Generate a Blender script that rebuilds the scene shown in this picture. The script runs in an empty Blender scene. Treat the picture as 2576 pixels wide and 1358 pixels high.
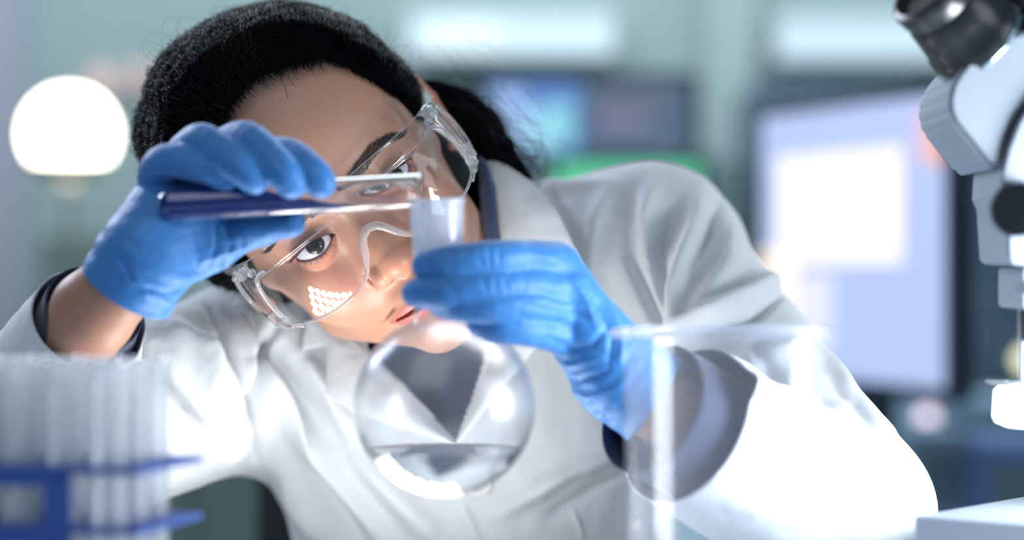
import bpy, math, random, os
import numpy as np

# ---------------------------------------------------------------- camera, world, lights, exposure
H = 1.10                       # eye height of the camera above the floor (m)
FPX = 80.0 / 36.0 * 2576       # focal length in pixels of the 2576 px wide frame
scene = bpy.context.scene
C = scene.collection
cam_d = bpy.data.cameras.new('camera'); cam = bpy.data.objects.new('camera', cam_d); C.objects.link(cam)
cam_d.lens = 80; cam_d.sensor_width = 36; cam_d.clip_start = 0.05; cam_d.clip_end = 60
cam.location = (0, 0, H); cam.rotation_euler = (math.pi / 2, 0, 0)
cam_d.dof.use_dof = True; cam_d.dof.focus_distance = 1.318; cam_d.dof.aperture_fstop = 2.5
scene.camera = cam
scene.view_settings.view_transform = 'Standard'; scene.view_settings.look = 'None'
scene.view_settings.exposure = 0.0; scene.view_settings.gamma = 1.0
scene.view_settings.use_curve_mapping = False
scene.cycles.transparent_max_bounces = 32; scene.cycles.max_bounces = 14; scene.cycles.transmission_bounces = 14
scene.cycles.sample_clamp_indirect = 6.0; scene.cycles.blur_glossy = 0.5
try: scene.cycles.use_denoising = True
except Exception: pass

world = bpy.data.worlds.new('room_ambience'); scene.world = world; world.use_nodes = True
bg = world.node_tree.nodes['Background']
bg.inputs[0].default_value = (0.66, 0.84, 1.0, 1); bg.inputs[1].default_value = 0.21

def P(px, py, d):
    """world point that lies d metres in front of the lens at frame pixel (px, py)"""
    return np.array([(px - 1288) * d / FPX, d, H - (py - 679) * d / FPX])

def area(name, loc, target, size, power, col, size_y=None, spread=None):
    l = bpy.data.lights.new(name, 'AREA'); l.energy = power; l.color = col; l.size = size
    if size_y: l.shape = 'RECTANGLE'; l.size_y = size_y
    if spread: l.spread = spread
    o = bpy.data.objects.new(name, l); C.objects.link(o); o.location = loc
    from mathutils import Vector
    o.rotation_euler = (Vector(target) - Vector(loc)).to_track_quat('-Z', 'Y').to_euler()
    return o
# the bench lamp: a flat array of LEDs lying on the bench, pointing up at the face
for i_ in range(7):
    for j_ in range(4):
        l = area('bench_led', (-0.158 + 0.0215 * i_, 1.222 + 0.031 * j_, H - 0.182), (-0.165 + 0.0215 * i_, 1.262 + 0.031 * j_, H), 0.0175, 0.036, (1.0, 0.97, 0.92))
        l.data.shape = 'DISK'
area('microscope_led_light', (0.44, 1.10, H - 0.05), P(2000, 1330, 1.30), 0.20, 5.6, (0.90, 0.95, 1.0), 0.20)
area('overhead_fill_light', (-0.5, 0.2, H + 1.25), (0, 1.4, H), 1.4, 8.5, (0.93, 0.96, 1.0))  # unseen soft fill added above and in front of the person
area('rear_left_light', (-1.0, 2.3, H + 0.75), P(600, 200, 1.42), 0.6, 15, (0.75, 0.80, 1.0))
area('right_light', (1.1, 0.7, H + 0.35), P(1500, 700, 1.4), 0.6, 3.5, (0.85, 0.90, 1.0))
area('left_low_light', (-0.75, 0.95, H - 0.35), P(800, 1150, 1.45), 0.25, 1.5, (0.92, 0.98, 1.0))  # unseen lamp added at lower left to brighten the coat and its folds
area('lab_fill_light', (0.0, 3.9, 2.85), (0.0, 4.2, 0), 3.4, 85, (0.86, 0.96, 1.0), 1.6)  # overhead fill added to brighten the room behind, no fitting modelled

# ---------------------------------------------------------------- mesh helpers
def new_mesh_obj(name, V, F, mat=None, parent=None, smooth=True):
    """V (n,3) world or local metres; F list of index tuples or (m,4)/(m,3) array"""
    me = bpy.data.meshes.new(name)
    V = np.asarray(V, dtype=np.float32)
    if isinstance(F, np.ndarray):
        k = F.shape[1]; m = len(F)
        me.vertices.add(len(V)); me.vertices.foreach_set('co', V.ravel())
        me.loops.add(m * k); me.loops.foreach_set('vertex_index', F.astype(np.int32).ravel())
        me.polygons.add(m)
        me.polygons.foreach_set('loop_start', np.arange(0, m * k, k, dtype=np.int32))
        me.update(calc_edges=True); me.validate()
    else:
        me.from_pydata([tuple(v) for v in V], [], F); me.update()
    if smooth: me.polygons.foreach_set('use_smooth', np.ones(len(me.polygons), dtype=bool))
    if mat: me.materials.append(mat)
    o = bpy.data.objects.new(name, me); C.objects.link(o)
    if parent: o.parent = parent
    return o

def empty(name, loc=(0, 0, 0)):
    o = bpy.data.objects.new(name, None); C.objects.link(o); o.location = loc; o.empty_display_size = 0.05
    return o

def tag(o, label=None, cat=None, group=None, kind=None):
    if label: o['label'] = label
    if cat: o['category'] = cat
    if group: o['group'] = group
    if kind: o['kind'] = kind
    return o

def put(parent, *children):
    """parent children whose meshes are in world coordinates, keeping them in place"""
    for c in children:
        c.parent = parent
        c.matrix_parent_inverse = parent_matrix(parent).inverted()
def parent_matrix(o):
    from mathutils import Matrix
    m = Matrix.LocRotScale(o.location, o.rotation_euler, o.scale)
    return m

# ---- signed distance toolkit (numpy)
f32 = np.float32
def smin(a, b, k):
    h = np.clip(0.5 + 0.5 * (b - a) / k, 0, 1)
    return b + (a - b) * h - k * h * (1 - h)
def smax(a, b, k): return -smin(-a, -b, k)
def sph(p, c, r): return np.sqrt(((p - np.array(c, f32)) ** 2).sum(-1)) - r
def ell(p, c, r, R=None):
    q = p - np.array(c, f32)
    if R is not None: q = q @ np.array(R, f32)
    r = np.array(r, f32)
    k0 = np.sqrt(((q / r) ** 2).sum(-1)); k1 = np.sqrt(((q / (r * r)) ** 2).sum(-1)) + 1e-9
    return k0 * (k0 - 1) / k1
def cone(p, a, b, ra, rb):
    a = np.array(a, f32); b = np.array(b, f32); ab = b - a
    t = np.clip(((p - a) @ ab) / max(float(ab @ ab), 1e-9), 0, 1)
    return np.sqrt(((p - a - t[..., None] * ab) ** 2).sum(-1)) - (ra + (rb - ra) * t)
def chain(p, pts, k=2.0):
    """pts: list of (x,y,z,r)"""
    d = None
    for a, b in zip(pts[:-1], pts[1:]):
        c = cone(p, a[:3], b[:3], a[3], b[3])
        d = c if d is None else smin(d, c, k)
    return d

def surface_nets(f, lo, hi, h):
    lo = np.array(lo, float); hi = np.array(hi, float)
    n = np.ceil((hi - lo) / h).astype(int) + 1
    ax = [lo[i] + h * np.arange(n[i]) for i in range(3)]
    D = np.empty(tuple(n), f32)
    step = max(1, int(400000 / (n[1] * n[2])))
    for i in range(0, n[0], step):
        X, Y, Z = np.meshgrid(ax[0][i:i + step], ax[1], ax[2], indexing='ij')
        D[i:i + step] = f(np.stack([X, Y, Z], -1).reshape(-1, 3).astype(f32)).reshape(X.shape)
    S = D < 0
    cnt = np.zeros(tuple(n - 1), np.uint8)
    for dx in (0, 1):
        for dy in (0, 1):
            for dz in (0, 1):
                cnt += S[dx:n[0] - 1 + dx, dy:n[1] - 1 + dy, dz:n[2] - 1 + dz]
    act = (cnt > 0) & (cnt < 8)
    idx = -np.ones(act.shape, np.int64); cells = np.argwhere(act); idx[act] = np.arange(len(cells))
    acc = np.zeros((len(cells), 3)); num = np.zeros(len(cells))
    corners = [(a, b, c) for a in (0, 1) for b in (0, 1) for c in (0, 1)]
    for a in corners:
        for axis in range(3):
            if a[axis]: continue
            b = list(a); b[axis] = 1
            va = D[cells[:, 0] + a[0], cells[:, 1] + a[1], cells[:, 2] + a[2]]
            vb = D[cells[:, 0] + b[0], cells[:, 1] + b[1], cells[:, 2] + b[2]]
            m = (va < 0) != (vb < 0)
            t = np.where(m, va / np.where(m, va - vb, 1), 0)
            q = np.array(a, float) + np.zeros((len(cells), 3)); q[:, axis] += t
            acc += q * m[:, None]; num += m
    V = lo + (cells + acc / num[:, None]) * h
    quads = []
    for axis in range(3):
        u, v = (axis + 1) % 3, (axis + 2) % 3
        sl0 = [slice(None)] * 3; sl1 = [slice(None)] * 3
        sl0[axis] = slice(0, n[axis] - 1); sl1[axis] = slice(1, n[axis])
        s0, s1 = S[tuple(sl0)], S[tuple(sl1)]
        e = np.argwhere(s0 != s1)
        e = e[(e[:, u] > 0) & (e[:, v] > 0) & (e[:, u] < n[u] - 1) & (e[:, v] < n[v] - 1)]
        if not len(e): continue
        ins = s0[tuple(e.T)]
        def g(du, dv):
            q = e.copy(); q[:, u] -= du; q[:, v] -= dv
            return idx[tuple(q.T)]
        Q = np.stack([g(1, 1), g(0, 1), g(0, 0), g(1, 0)], 1)
        Q[~ins] = Q[~ins][:, ::-1]
        quads.append(Q)
    return V, np.concatenate(quads)

def subdivide(V, F, mask=None):
    if mask is None: mask = np.ones(len(F), bool)
    G = F[mask]; keep = F[~mask]
    E = np.sort(np.stack([G, np.roll(G, -1, 1)], -1).reshape(-1, 2), 1)
    key = E[:, 0] * (len(V) + 1) + E[:, 1]
    uk, first, inv = np.unique(key, return_index=True, return_inverse=True)
    mid = (V[E[first, 0]] + V[E[first, 1]]) / 2
    cen = V[G].mean(1)
    m = inv.reshape(-1, 4) + len(V); c = np.arange(len(G)) + len(V) + len(mid)
    out = [keep]
    for i in range(4):
        out.append(np.stack([G[:, i], m[:, i], c, m[:, (i + 3) % 4]], 1))
    return np.concatenate([V, mid, cen]), np.concatenate(out)

def project(f, V, steps=3, e=0.25, maxd=1.5):
    V = V.copy()
    for _ in range(steps):
        for i in range(0, len(V), 150000):
            p = V[i:i + 150000].astype(f32)
            d = f(p); g = np.stack([f(p + np.eye(3, dtype=f32)[k] * e) - f(p - np.eye(3, dtype=f32)[k] * e) for k in range(3)], 1) / (2 * e)
            gn = np.maximum((g * g).sum(1), 0.15)
            st = (d / gn)[:, None] * g
            ln = np.sqrt((st * st).sum(1, keepdims=True)); st *= np.minimum(1, maxd / np.maximum(ln, 1e-6))
            V[i:i + 150000] = p - st
    return V

# ---- materials
def mat(name, col, rough=0.5, **kw):
    m = bpy.data.materials.new(name); m.use_nodes = True
    b = m.node_tree.nodes['Principled BSDF']
    b.inputs['Base Color'].default_value = (*col, 1); b.inputs['Roughness'].default_value = rough
    for k, v in kw.items():
        b.inputs[k.replace('_', ' ')].default_value = v
    return m
def nodes(m): return m.node_tree.nodes, m.node_tree.links, m.node_tree.nodes['Principled BSDF']
def add_noise(m, scale, amount_col=None, col2=None, bump=0.0, bump_dist=0.001, detail=6, stretch=(1, 1, 1), rough=0.6):
    N, L, b = nodes(m)
    tc = N.new('ShaderNodeTexCoord'); mp = N.new('ShaderNodeMapping'); mp.inputs['Scale'].default_value = stretch
    L.new(tc.outputs['Object'], mp.inputs[0])
    n = N.new('ShaderNodeTexNoise'); n.inputs['Scale'].default_value = scale; n.inputs['Detail'].default_value = detail
    n.inputs['Roughness'].default_value = rough
    L.new(mp.outputs[0], n.inputs[0])
    if col2:
        mx = N.new('ShaderNodeMix'); mx.data_type = 'RGBA'
        mx.inputs[6].default_value = b.inputs['Base Color'].default_value; mx.inputs[7].default_value = (*col2, 1)
        r = N.new('ShaderNodeMapRange'); r.inputs[1].default_value = 0.35; r.inputs[2].default_value = 0.7; r.inputs[4].default_value = amount_col or 1
        L.new(n.outputs[0], r.inputs[0]); L.new(r.outputs[0], mx.inputs[0]); L.new(mx.outputs[2], b.inputs['Base Color'])
    if bump:
        bp = N.new('ShaderNodeBump'); bp.inputs['Strength'].default_value = bump; bp.inputs['Distance'].default_value = bump_dist
        L.new(n.outputs[0], bp.inputs['Height']); 
        if b.inputs['Normal'].is_linked:
            L.new(b.inputs['Normal'].links[0].from_socket, bp.inputs['Normal'])
        L.new(bp.outputs[0], b.inputs['Normal'])
    return m
def thin_glass(name, tint=(1, 1, 1), ior=1.45, rough=0.0, haze=0.0, hazecol=(0.8, 0.85, 0.9), gain=1.0):
    """clear wall: see-through plus a Fresnel reflection on each surface, optional milky share"""
    m = bpy.data.materials.new(name); m.use_nodes = True; N, L = m.node_tree.nodes, m.node_tree.links
    N.clear(); out = N.new('ShaderNodeOutputMaterial'); t = N.new('ShaderNodeBsdfTransparent'); t.inputs[0].default_value = (*tint, 1)
    g = N.new('ShaderNodeBsdfGlossy'); g.inputs['Roughness'].default_value = rough
    fr = N.new('ShaderNodeFresnel'); ge = N.new('ShaderNodeNewGeometry')      # same index from both sides of a wall
    io = N.new('ShaderNodeMapRange'); io.inputs[3].default_value = ior; io.inputs[4].default_value = 1 / ior
    L.new(ge.outputs['Backfacing'], io.inputs[0]); L.new(io.outputs[0], fr.inputs[0])
    mu = N.new('ShaderNodeMath'); mu.operation = 'MULTIPLY'; mu.inputs[1].default_value = gain; mu.use_clamp = True
    L.new(fr.outputs[0], mu.inputs[0])
    mx = N.new('ShaderNodeMixShader'); L.new(mu.outputs[0], mx.inputs[0])
    src = t.outputs[0]
    if haze:
        d = N.new('ShaderNodeBsdfDiffuse'); d.inputs[0].default_value = (*hazecol, 1)
        tr = N.new('ShaderNodeBsdfTranslucent'); tr.inputs[0].default_value = (*hazecol, 1)
        m1 = N.new('ShaderNodeMixShader'); m1.inputs[0].default_value = 0.5; L.new(d.outputs[0], m1.inputs[1]); L.new(tr.outputs[0], m1.inputs[2])
        m2 = N.new('ShaderNodeMixShader'); m2.inputs[0].default_value = haze; L.new(t.outputs[0], m2.inputs[1]); L.new(m1.outputs[0], m2.inputs[2])
        src = m2.outputs[0]
    L.new(src, mx.inputs[1]); L.new(g.outputs[0], mx.inputs[2]); L.new(mx.outputs[0], out.inputs[0])
    return m
# ---------------------------------------------------------------- person: head
from mathutils import Matrix, Vector
HR = np.array([[0.783, -0.577, 0.232], [0.621, 0.749, -0.231], [-0.041, 0.325, 0.945]])
u_, s_, vt_ = np.linalg.svd(HR); HR = u_ @ vt_
HT = np.array([-93.8, 34.4, -1339.5])
a_ = math.radians(2.4); RZ = np.array([[math.cos(a_), -math.sin(a_), 0], [math.sin(a_), math.cos(a_), 0], [0, 0, 1]])
pv_ = HR @ np.array([-12, 0, 0]) + HT; HT = RZ @ (HT - pv_) + pv_; HR = RZ @ HR      # roll about the bridge
def head2world(V):
    """head frame (mm; x to her left, y up, z out of the face) -> world metres"""
    c = (np.asarray(V, float) + np.array([0, -4.0, 0])) @ HR.T + HT
    return np.stack([c[..., 0], -c[..., 2], c[..., 1] + H * 1000], -1) / 1000
def world2head(W):
    W = np.asarray(W, float) * 1000
    c = np.stack([W[..., 0], W[..., 2] - H * 1000, -W[..., 1]], -1)
    return (c - HT) @ HR - np.array([0, -4.0, 0])
def pix2head(px, py, d): return world2head(P(px, py, d))

NECK_BASE = pix2head(1275, 760, 1.54)      # where the neck enters the shirt, in head frame mm

EYE = (31.0, 0.0, -12.0); ER = 12.0
def lid_upper(u):   # u: -14 inner .. +15 outer
    t = np.clip((u + 14.5) / 29.5, 0, 1)
    return -2.2 + 3.4 * t + 6.5 * np.clip(np.sin(np.pi * t ** 0.92), 0, 1) ** 0.85
def lid_lower(u):
    t = np.clip((u + 14.5) / 29.5, 0, 1)
    return -2.2 + 3.4 * t - 3.6 * np.clip(np.sin(np.pi * t ** 1.1), 0, 1) ** 0.9

def head_sdf(p):
    x, y, z = p[:, 0], p[:, 1], p[:, 2]
    q = p.copy(); q[:, 0] = np.abs(x); ax = q[:, 0]
    d = ell(q, (0, 30, -92), (75, 86, 93))
    d = smin(d, ell(q, (0, 36, -46), (61, 58, 49)), 14)                 # forehead
    d = smin(d, ell(q, (0, -32, -56), (58, 66, 48)), 14)                # mid face
    d = smin(d, ell(q, (0, -52, -30), (30, 34, 31)), 14)                # maxilla
    d = smin(d, cone(q, (56, -4, -80), (44, -60, -66), 13, 12.5), 14)     # ramus
    d = smin(d, cone(q, (43, -60, -64), (10, -90, -18), 13.5, 13), 14)    # jaw
    d = smin(d, ell(q, (0, -92, -13), (17, 14.5, 16)), 12)              # chin
    d = smin(d, ell(q, (37, -34, -30), (22, 24, 22)), 14)               # cheek
    d = smin(d, cone(q, (42, -17, -22), (60, -10, -62), 9, 9), 12)      # cheekbone
    d = smin(d, cone(q, (10, 16, -7), (46, 19, -22), 8, 7), 10)         # brow
    d = smin(d, sph(q, (0, 14, -6), 9.5), 10)
    # eye sockets
    d = smax(d, -ell(q, (30, 1, 3), (18, 10.5, 12)), 9)
    # nose
    nb = cone(q, (0, 5, -5), (0, -29, 11.5), 7.0, 8.0)
    d = smin(d, nb, 9)
    d = smin(d, cone(q, (0, 0, -10), (9, -33, -1), 9, 9.5), 8)            # nose sides
    d = smin(d, ell(q, (0, -34.5, 12.5), (10.0, 8.4, 9.5)), 5)
    d = smin(d, ell(q, (12.2, -37.0, 4.5), (6.6, 7.2, 9.0)), 4)       # alae
    d = smin(d, cone(q, (0, -40, 13), (0, -44, 1), 3.4, 3.6), 3)        # columella
    d = smax(d, -ell(q, (18.5, -37, 0), (1.6, 8, 6)), 2.4)              # alar groove
    d = smax(d, -ell(q, (6.6, -43.5, 8.0), (3.2, 5.2, 4.6)), 1.6)       # nostrils
    # mouth
    d = smin(d, ell(q, (0, -58, -4), (17, 9, 10.5)), 6)
    lb = 1 - np.clip(np.abs(x) / 27.0, 0, 1) ** 2.2                    # lip fullness along the mouth
    zl = 7.0 - 0.0145 * x * x - 0.0000115 * x ** 4
    ym = -66.0 - 0.0016 * x * x
    upc = ym + 3.4 * lb + 0.5 - 0.8 * np.exp(-(x / 3.0) ** 2)
    up = (np.sqrt(((y - upc) / 1.25) ** 2 + (z - zl + 2.8) ** 2) - 4.1 * np.sqrt(lb + 0.02)) * 0.85
    lo = (np.sqrt(((y - (ym - 4.3 * lb)) / 1.35) ** 2 + (z - zl + 4.2) ** 2) - 4.9 * np.sqrt(lb + 0.02)) * 0.85
    d = smin(d, up, 2.2); d = smin(d, lo, 2.4)
    sl = np.maximum(np.abs(y - ym) - 1.3 * np.sqrt(lb + 0.01), zl - 9.5 - z)
    sl = np.maximum(sl, np.abs(x) - 26.5)
    d = smax(d, -sl, 1.0)
    d = smax(d, -cone(q, (0, -52, 11.5), (0, -58, 12), 2.2, 2.2), 2.5)  # philtrum
    d = smax(d, -cone(q, (0, -79.5, 8), (11, -78.5, 5), 4.8, 3.5), 7)   # chin fold
    # eyelids
    e = q - np.array(EYE, f32); u = e[:, 0]; v = e[:, 1]
    ball = np.sqrt((e ** 2).sum(1))
    d = smin(d, ball - 13.4, 3.2)
    cr = lid_upper(u) + 3.6                                             # crease above the upper lid
    w = np.clip(1 - ((u - 1) / 15.0) ** 2, 0, 1)
    groove = np.exp(-((v - cr) / 0.9) ** 2) * w * (e[:, 2] > 0)
    d = d + 0.75 * groove
    bag = np.exp(-((v - lid_lower(u) + 5.5) / 1.8) ** 2) * w * (e[:, 2] > 0)
    d = d + 0.45 * bag
    inside = np.maximum(v - lid_upper(u), lid_lower(u) - v)
    inside = np.maximum(inside, np.maximum(-14.6 - u, u - 15.1)) * 0.72
    cut = np.maximum(inside, -(e[:, 2] + 3.0)); cut = np.maximum(cut, 11.3 - ball) 
    d = smax(d, -cut, 0.7)
    # ears
    er = (q - np.array((77, -11, -92), f32)) * 1.08
    ca, sa = math.cos(0.30), math.sin(0.30)
    ex = er[:, 0] * ca + er[:, 2] * sa; ez = -er[:, 0] * sa + er[:, 2] * ca
    E = np.stack([ex, er[:, 1], ez], 1)
    lobe = ell(E, (0, 2, -8), (3.2, 29, 16))
    rim = chain(E, [(1, 8, 6, 2.2), (2, 24, 5, 2.4), (3, 31, -6, 2.6), (4, 26, -18, 2.8), (4, 8, -23, 2.7), (2, -12, -18, 3.0), (0, -26, -8, 4.2), (-2, -22, 0, 3.5)], 2)
    ear = smin(lobe, rim, 2.5)
    ear = smax(ear, -ell(E, (4.5, -3, -5), (5.5, 12, 9)), 2)
    ear = smax(ear, -chain(E, [(5, 18, 2, 1.6), (6, 24, -7, 1.8), (7, 14, -17, 1.6)], 2), 1.5)
    ear = smin(ear, ell(E, (1, -5, 6), (3, 6, 3)), 2)
    d = smin(d, ear / 1.08, 4)
    # neck
    nk = cone(p, (0, -48, -98), tuple(NECK_BASE), 50, 56)
    d = smin(d, nk, 10)
    return d

LO = np.minimum((-100, -170, -200), NECK_BASE - 60); HI = np.array((100, 125, 30))
hv, hf = surface_nets(head_sdf, LO, HI, 2.4)
hv = project(head_sdf, hv, 2)
hv, hf = subdivide(hv, hf); hv = project(head_sdf, hv, 2)
fc = hv[hf].mean(1)
m_ = (np.abs(fc[:, 0]) < 64) & (fc[:, 1] > -112) & (fc[:, 1] < 60) & (fc[:, 2] > -40)
hv, hf = subdivide(hv, hf, m_); hv = project(head_sdf, hv, 2)
# a finer pass round the eyes, nostrils and lips
fc = hv[hf].mean(1); ax_ = np.abs(fc[:, 0])
m_ = ((ax_ > 12) & (ax_ < 50) & (np.abs(fc[:, 1]) < 17) & (fc[:, 2] > -26)) | ((ax_ < 30) & (fc[:, 1] > -78) & (fc[:, 1] < -28) & (fc[:, 2] > -14))
hv, hf = subdivide(hv, hf, m_); hv = project(head_sdf, hv, 3, e=0.12, maxd=0.6)

skin = mat('skin', (0.37, 0.205, 0.142), 0.45, Subsurface_Weight=0.22, Subsurface_Scale=0.006, Specular_IOR_Level=0.45)
skin.node_tree.nodes['Principled BSDF'].inputs['Subsurface Radius'].default_value = (1.0, 0.35, 0.2)
add_noise(skin, 60, 0.35, (0.45, 0.21, 0.14), bump=0.10, bump_dist=0.0006, detail=8)
N_, L_, b_ = nodes(skin)
def attr_mix(name, col, fac=1.0):
    a = N_.new('ShaderNodeAttribute'); a.attribute_name = name
    mu = N_.new('ShaderNodeMath'); mu.operation = 'MULTIPLY'; mu.inputs[1].default_value = fac; L_.new(a.outputs['Fac'], mu.inputs[0])
    mx = N_.new('ShaderNodeMix'); mx.data_type = 'RGBA'; mx.inputs[7].default_value = (*col, 1)
    src = b_.inputs['Base Color'].links[0].from_socket
    L_.new(src, mx.inputs[6]); L_.new(mu.outputs[0], mx.inputs[0]); L_.new(mx.outputs[2], b_.inputs['Base Color'])
attr_mix('flush', (0.56, 0.17, 0.10), 0.5)
attr_mix('lip', (0.42, 0.105, 0.095), 0.85)
attr_mix('lid', (0.16, 0.085, 0.065), 0.75)
attr_mix('wet', (0.45, 0.12, 0.10), 0.9)
attr_mix('scalp', (0.02, 0.015, 0.015), 0.97)
# pores
v_ = N_.new('ShaderNodeTexVoronoi'); v_.inputs['Scale'].default_value = 900; tc_ = N_.new('ShaderNodeTexCoord'); L_.new(tc_.outputs['Object'], v_.inputs[0])
bp_ = N_.new('ShaderNodeBump'); bp_.inputs['Strength'].default_value = 0.12; bp_.inputs['Distance'].default_value = 0.0004
L_.new(v_.outputs[0], bp_.inputs['Height']); L_.new(b_.inputs['Normal'].links[0].from_socket, bp_.inputs['Normal']); L_.new(bp_.outputs[0], b_.inputs['Normal'])

def set_attr(o, name, val):
    a = o.data.attributes.new(name, 'FLOAT', 'POINT'); v = np.zeros(len(o.data.vertices), f32); v[:len(val)] = val; a.data.foreach_set('value', v)

def hair_edge(x, y, z):
    """signed: >0 inside the hair-bearing scalp (mm-ish)"""
    ax = np.abs(x)
    front = np.interp(ax, [0, 13, 32, 45, 53, 59, 63, 67, 72], [90, 87.5, 80, 72, 60, 45, 31, 15, 8])
    lim = front - np.clip((-z - 42), 0, 60) * 1.0                             # drops behind the temples
    low = np.where(z < -96, -75.0, lim)
    low = np.where((ax > 60) & (z < -74) & (z > -116) & (x > 0), np.maximum(low, 20.0), low)
    return y - low

person = empty('person', tuple(P(1288, 679, 1.45) * [1, 1, 0]))
tag(person, 'dark-haired person in a white lab coat and blue gloves, head tilted, holding tube and flask', 'person')

ax_ = np.abs(hv[:, 0]); X_, Y_, Z_ = hv[:, 0], hv[:, 1], hv[:, 2]
body_parts = [(hv, hf)]
# ---- neck-down body, one mesh with the head
def Q(px, py, d, r=None):
    p = P(px, py, d) * 1000
    return (p[0], p[1], p[2]) if r is None else (p[0], p[1], p[2], r)
SHR, SHL = Q(650, 930, 1.53), Q(1630, 655, 1.53)
ELR, ELL = Q(60, 1130, 1.37), Q(2110, 1290, 1.30)
WRR, WRL = Q(330, 700, 1.215), Q(1640, 1010, 1.225)
nb_w = tuple(head2world(NECK_BASE) * 1000)
def torso_sdf(p, grow=0.0):
    q = p.copy(); c = np.array(Q(1190, 1000, 1.55), f32)
    q = (q - c) * np.array((1, 1.45, 1), f32)
    d = cone(q, (5, 0, -35), (25, 0, -260), 136, 118) / 1.25
    y = cone(p, SHR, SHL, 52, 50)
    d = smin(d, y, 60)
    d = smin(d, cone(p, nb_w, (SHL[0], SHL[1], SHL[2]), 52, 40), 40)
    return d - grow
def body_sdf(p):
    d = torso_sdf(p, -28)
    d = smin(d, cone(p, SHR, ELR, 38, 33), 20); d = smin(d, cone(p, ELR, Q(235, 785, 1.245), 33, 23), 8); d = smin(d, cone(p, Q(235, 785, 1.245), Q(345, 668, 1.215), 23, 19), 4)
    d = smin(d, cone(p, SHL, ELL, 38, 34), 20); d = smin(d, cone(p, ELL, WRL, 34, 20), 8)
    d = smin(d, cone(p, nb_w, head2world(np.array((0, -60, -98.))) * 1000, 46, 40), 15)
    return d
bv, bf = surface_nets(body_sdf, (-420, 1150, H * 1000 - 330), (330, 1720, H * 1000 + 110), 7.0)
bv = project(body_sdf, bv, 2, e=1.0, maxd=4)
bv, bf = subdivide(bv, bf); bv = project(body_sdf, bv, 1, e=1.0, maxd=3)
n_head = len(hv)
hw = np.concatenate([head2world(hv), bv / 1000]); hf = np.concatenate([hf, bf + n_head])
BODY = new_mesh_obj('body', hw, hf, skin, None)
put(person, BODY)
lb_ = 1 - np.clip(ax_ / 27.0, 0, 1) ** 2.2; ym_ = -66.0 - 0.0016 * ax_ ** 2
top_ = ym_ + 7.6 * lb_ ** 0.8 - 1.1 * np.exp(-(ax_ / 3.5) ** 2); bot_ = ym_ - 9.6 * lb_ ** 0.7
lipm = np.clip(np.minimum(top_ - Y_, Y_ - bot_) / 1.3 + 0.4, 0, 1) * (Z_ > -14) * (ax_ < 27)
set_attr(BODY, 'lip', lipm)
eu = ax_ - 31; ev = Y_
ins = np.maximum(ev - lid_upper(eu), lid_lower(eu) - ev); ins = np.maximum(ins, np.maximum(-14.6 - eu, eu - 15.1))
near = (Z_ > -26)
set_attr(BODY, 'lid', np.exp(-np.clip(ins - 0.2, 0, 9) ** 2 / 1.6) * near * (ev > lid_lower(eu) + 2) + 0.35 * np.exp(-((ev - lid_upper(eu) - 3.6) / 1.1) ** 2) * near * (np.abs(eu) < 14) * (ins > 0))
set_attr(BODY, 'wet', (ins < 0.25) * near * 1.0)
fl = np.exp(-((ax_ - 36) ** 2 + (Y_ + 28) ** 2) / 320) * 0.7 + np.exp(-((ax_) ** 2 / 90 + (Y_ + 36) ** 2 / 90)) * (Z_ > 0) * 0.8 + (ax_ > 73) * (Z_ < -70) * (Y_ > -45) * 0.9
fl += 0.6 * np.exp(-((Y_ - ev * 0 + 9) ** 2 / 30 + eu ** 2 / 200)) * (Z_ > -20)
set_attr(BODY, 'flush', np.clip(fl, 0, 1) * (ax_ < 999))
he = hair_edge(X_, Y_, Z_)
isear = (ax_ > 74) & (Z_ < -72)
set_attr(BODY, 'scalp', np.clip(0.5 + he / 9.0, 0, 1) * (~isear))

# eyes
eye_m = bpy.data.materials.new('eyeball'); eye_m.use_nodes = True
N, L, b = nodes(eye_m); b.inputs['Roughness'].default_value = 0.03; b.inputs['Coat Weight'].default_value = 0.0; b.inputs['Specular IOR Level'].default_value = 0.35; b.inputs['Coat Roughness'].default_value = 0.02
tc = N.new('ShaderNodeTexCoord'); sx = N.new('ShaderNodeSeparateXYZ'); L.new(tc.outputs['Object'], sx.inputs[0])
at = N.new('ShaderNodeMath'); at.operation = 'MULTIPLY'; L.new(sx.outputs[0], at.inputs[0]); L.new(sx.outputs[0], at.inputs[1])
at2 = N.new('ShaderNodeMath'); at2.operation = 'MULTIPLY_ADD'; L.new(sx.outputs[1], at2.inputs[0]); L.new(sx.outputs[1], at2.inputs[1]); L.new(at.outputs[0], at2.inputs[2])
sq = N.new('ShaderNodeMath'); sq.operation = 'SQRT'; L.new(at2.outputs[0], sq.inputs[0])
mr = N.new('ShaderNodeMapRange'); mr.inputs[1].default_value = 0; mr.inputs[2].default_value = 0.0066; L.new(sq.outputs[0], mr.inputs[0])
cr = N.new('ShaderNodeValToRGB'); L.new(mr.outputs[0], cr.inputs[0])
cr.color_ramp.elements[0].position = 0.0; cr.color_ramp.elements[0].color = (0.002, 0.002, 0.002, 1)
cr.color_ramp.elements[1].position = 1.0; cr.color_ramp.elements[1].color = (0.58, 0.58, 0.62, 1)
for pos, c in ((0.36, (0.002, 0.002, 0.002)), (0.40, (0.014, 0.009, 0.008)), (0.66, (0.016, 0.012, 0.013)), (0.83, (0.006, 0.005, 0.006)), (0.90, (0.30, 0.30, 0.34))):
    e = cr.color_ramp.elements.new(pos); e.color = (*c, 1)
L.new(cr.outputs[0], b.inputs['Base Color'])
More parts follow.
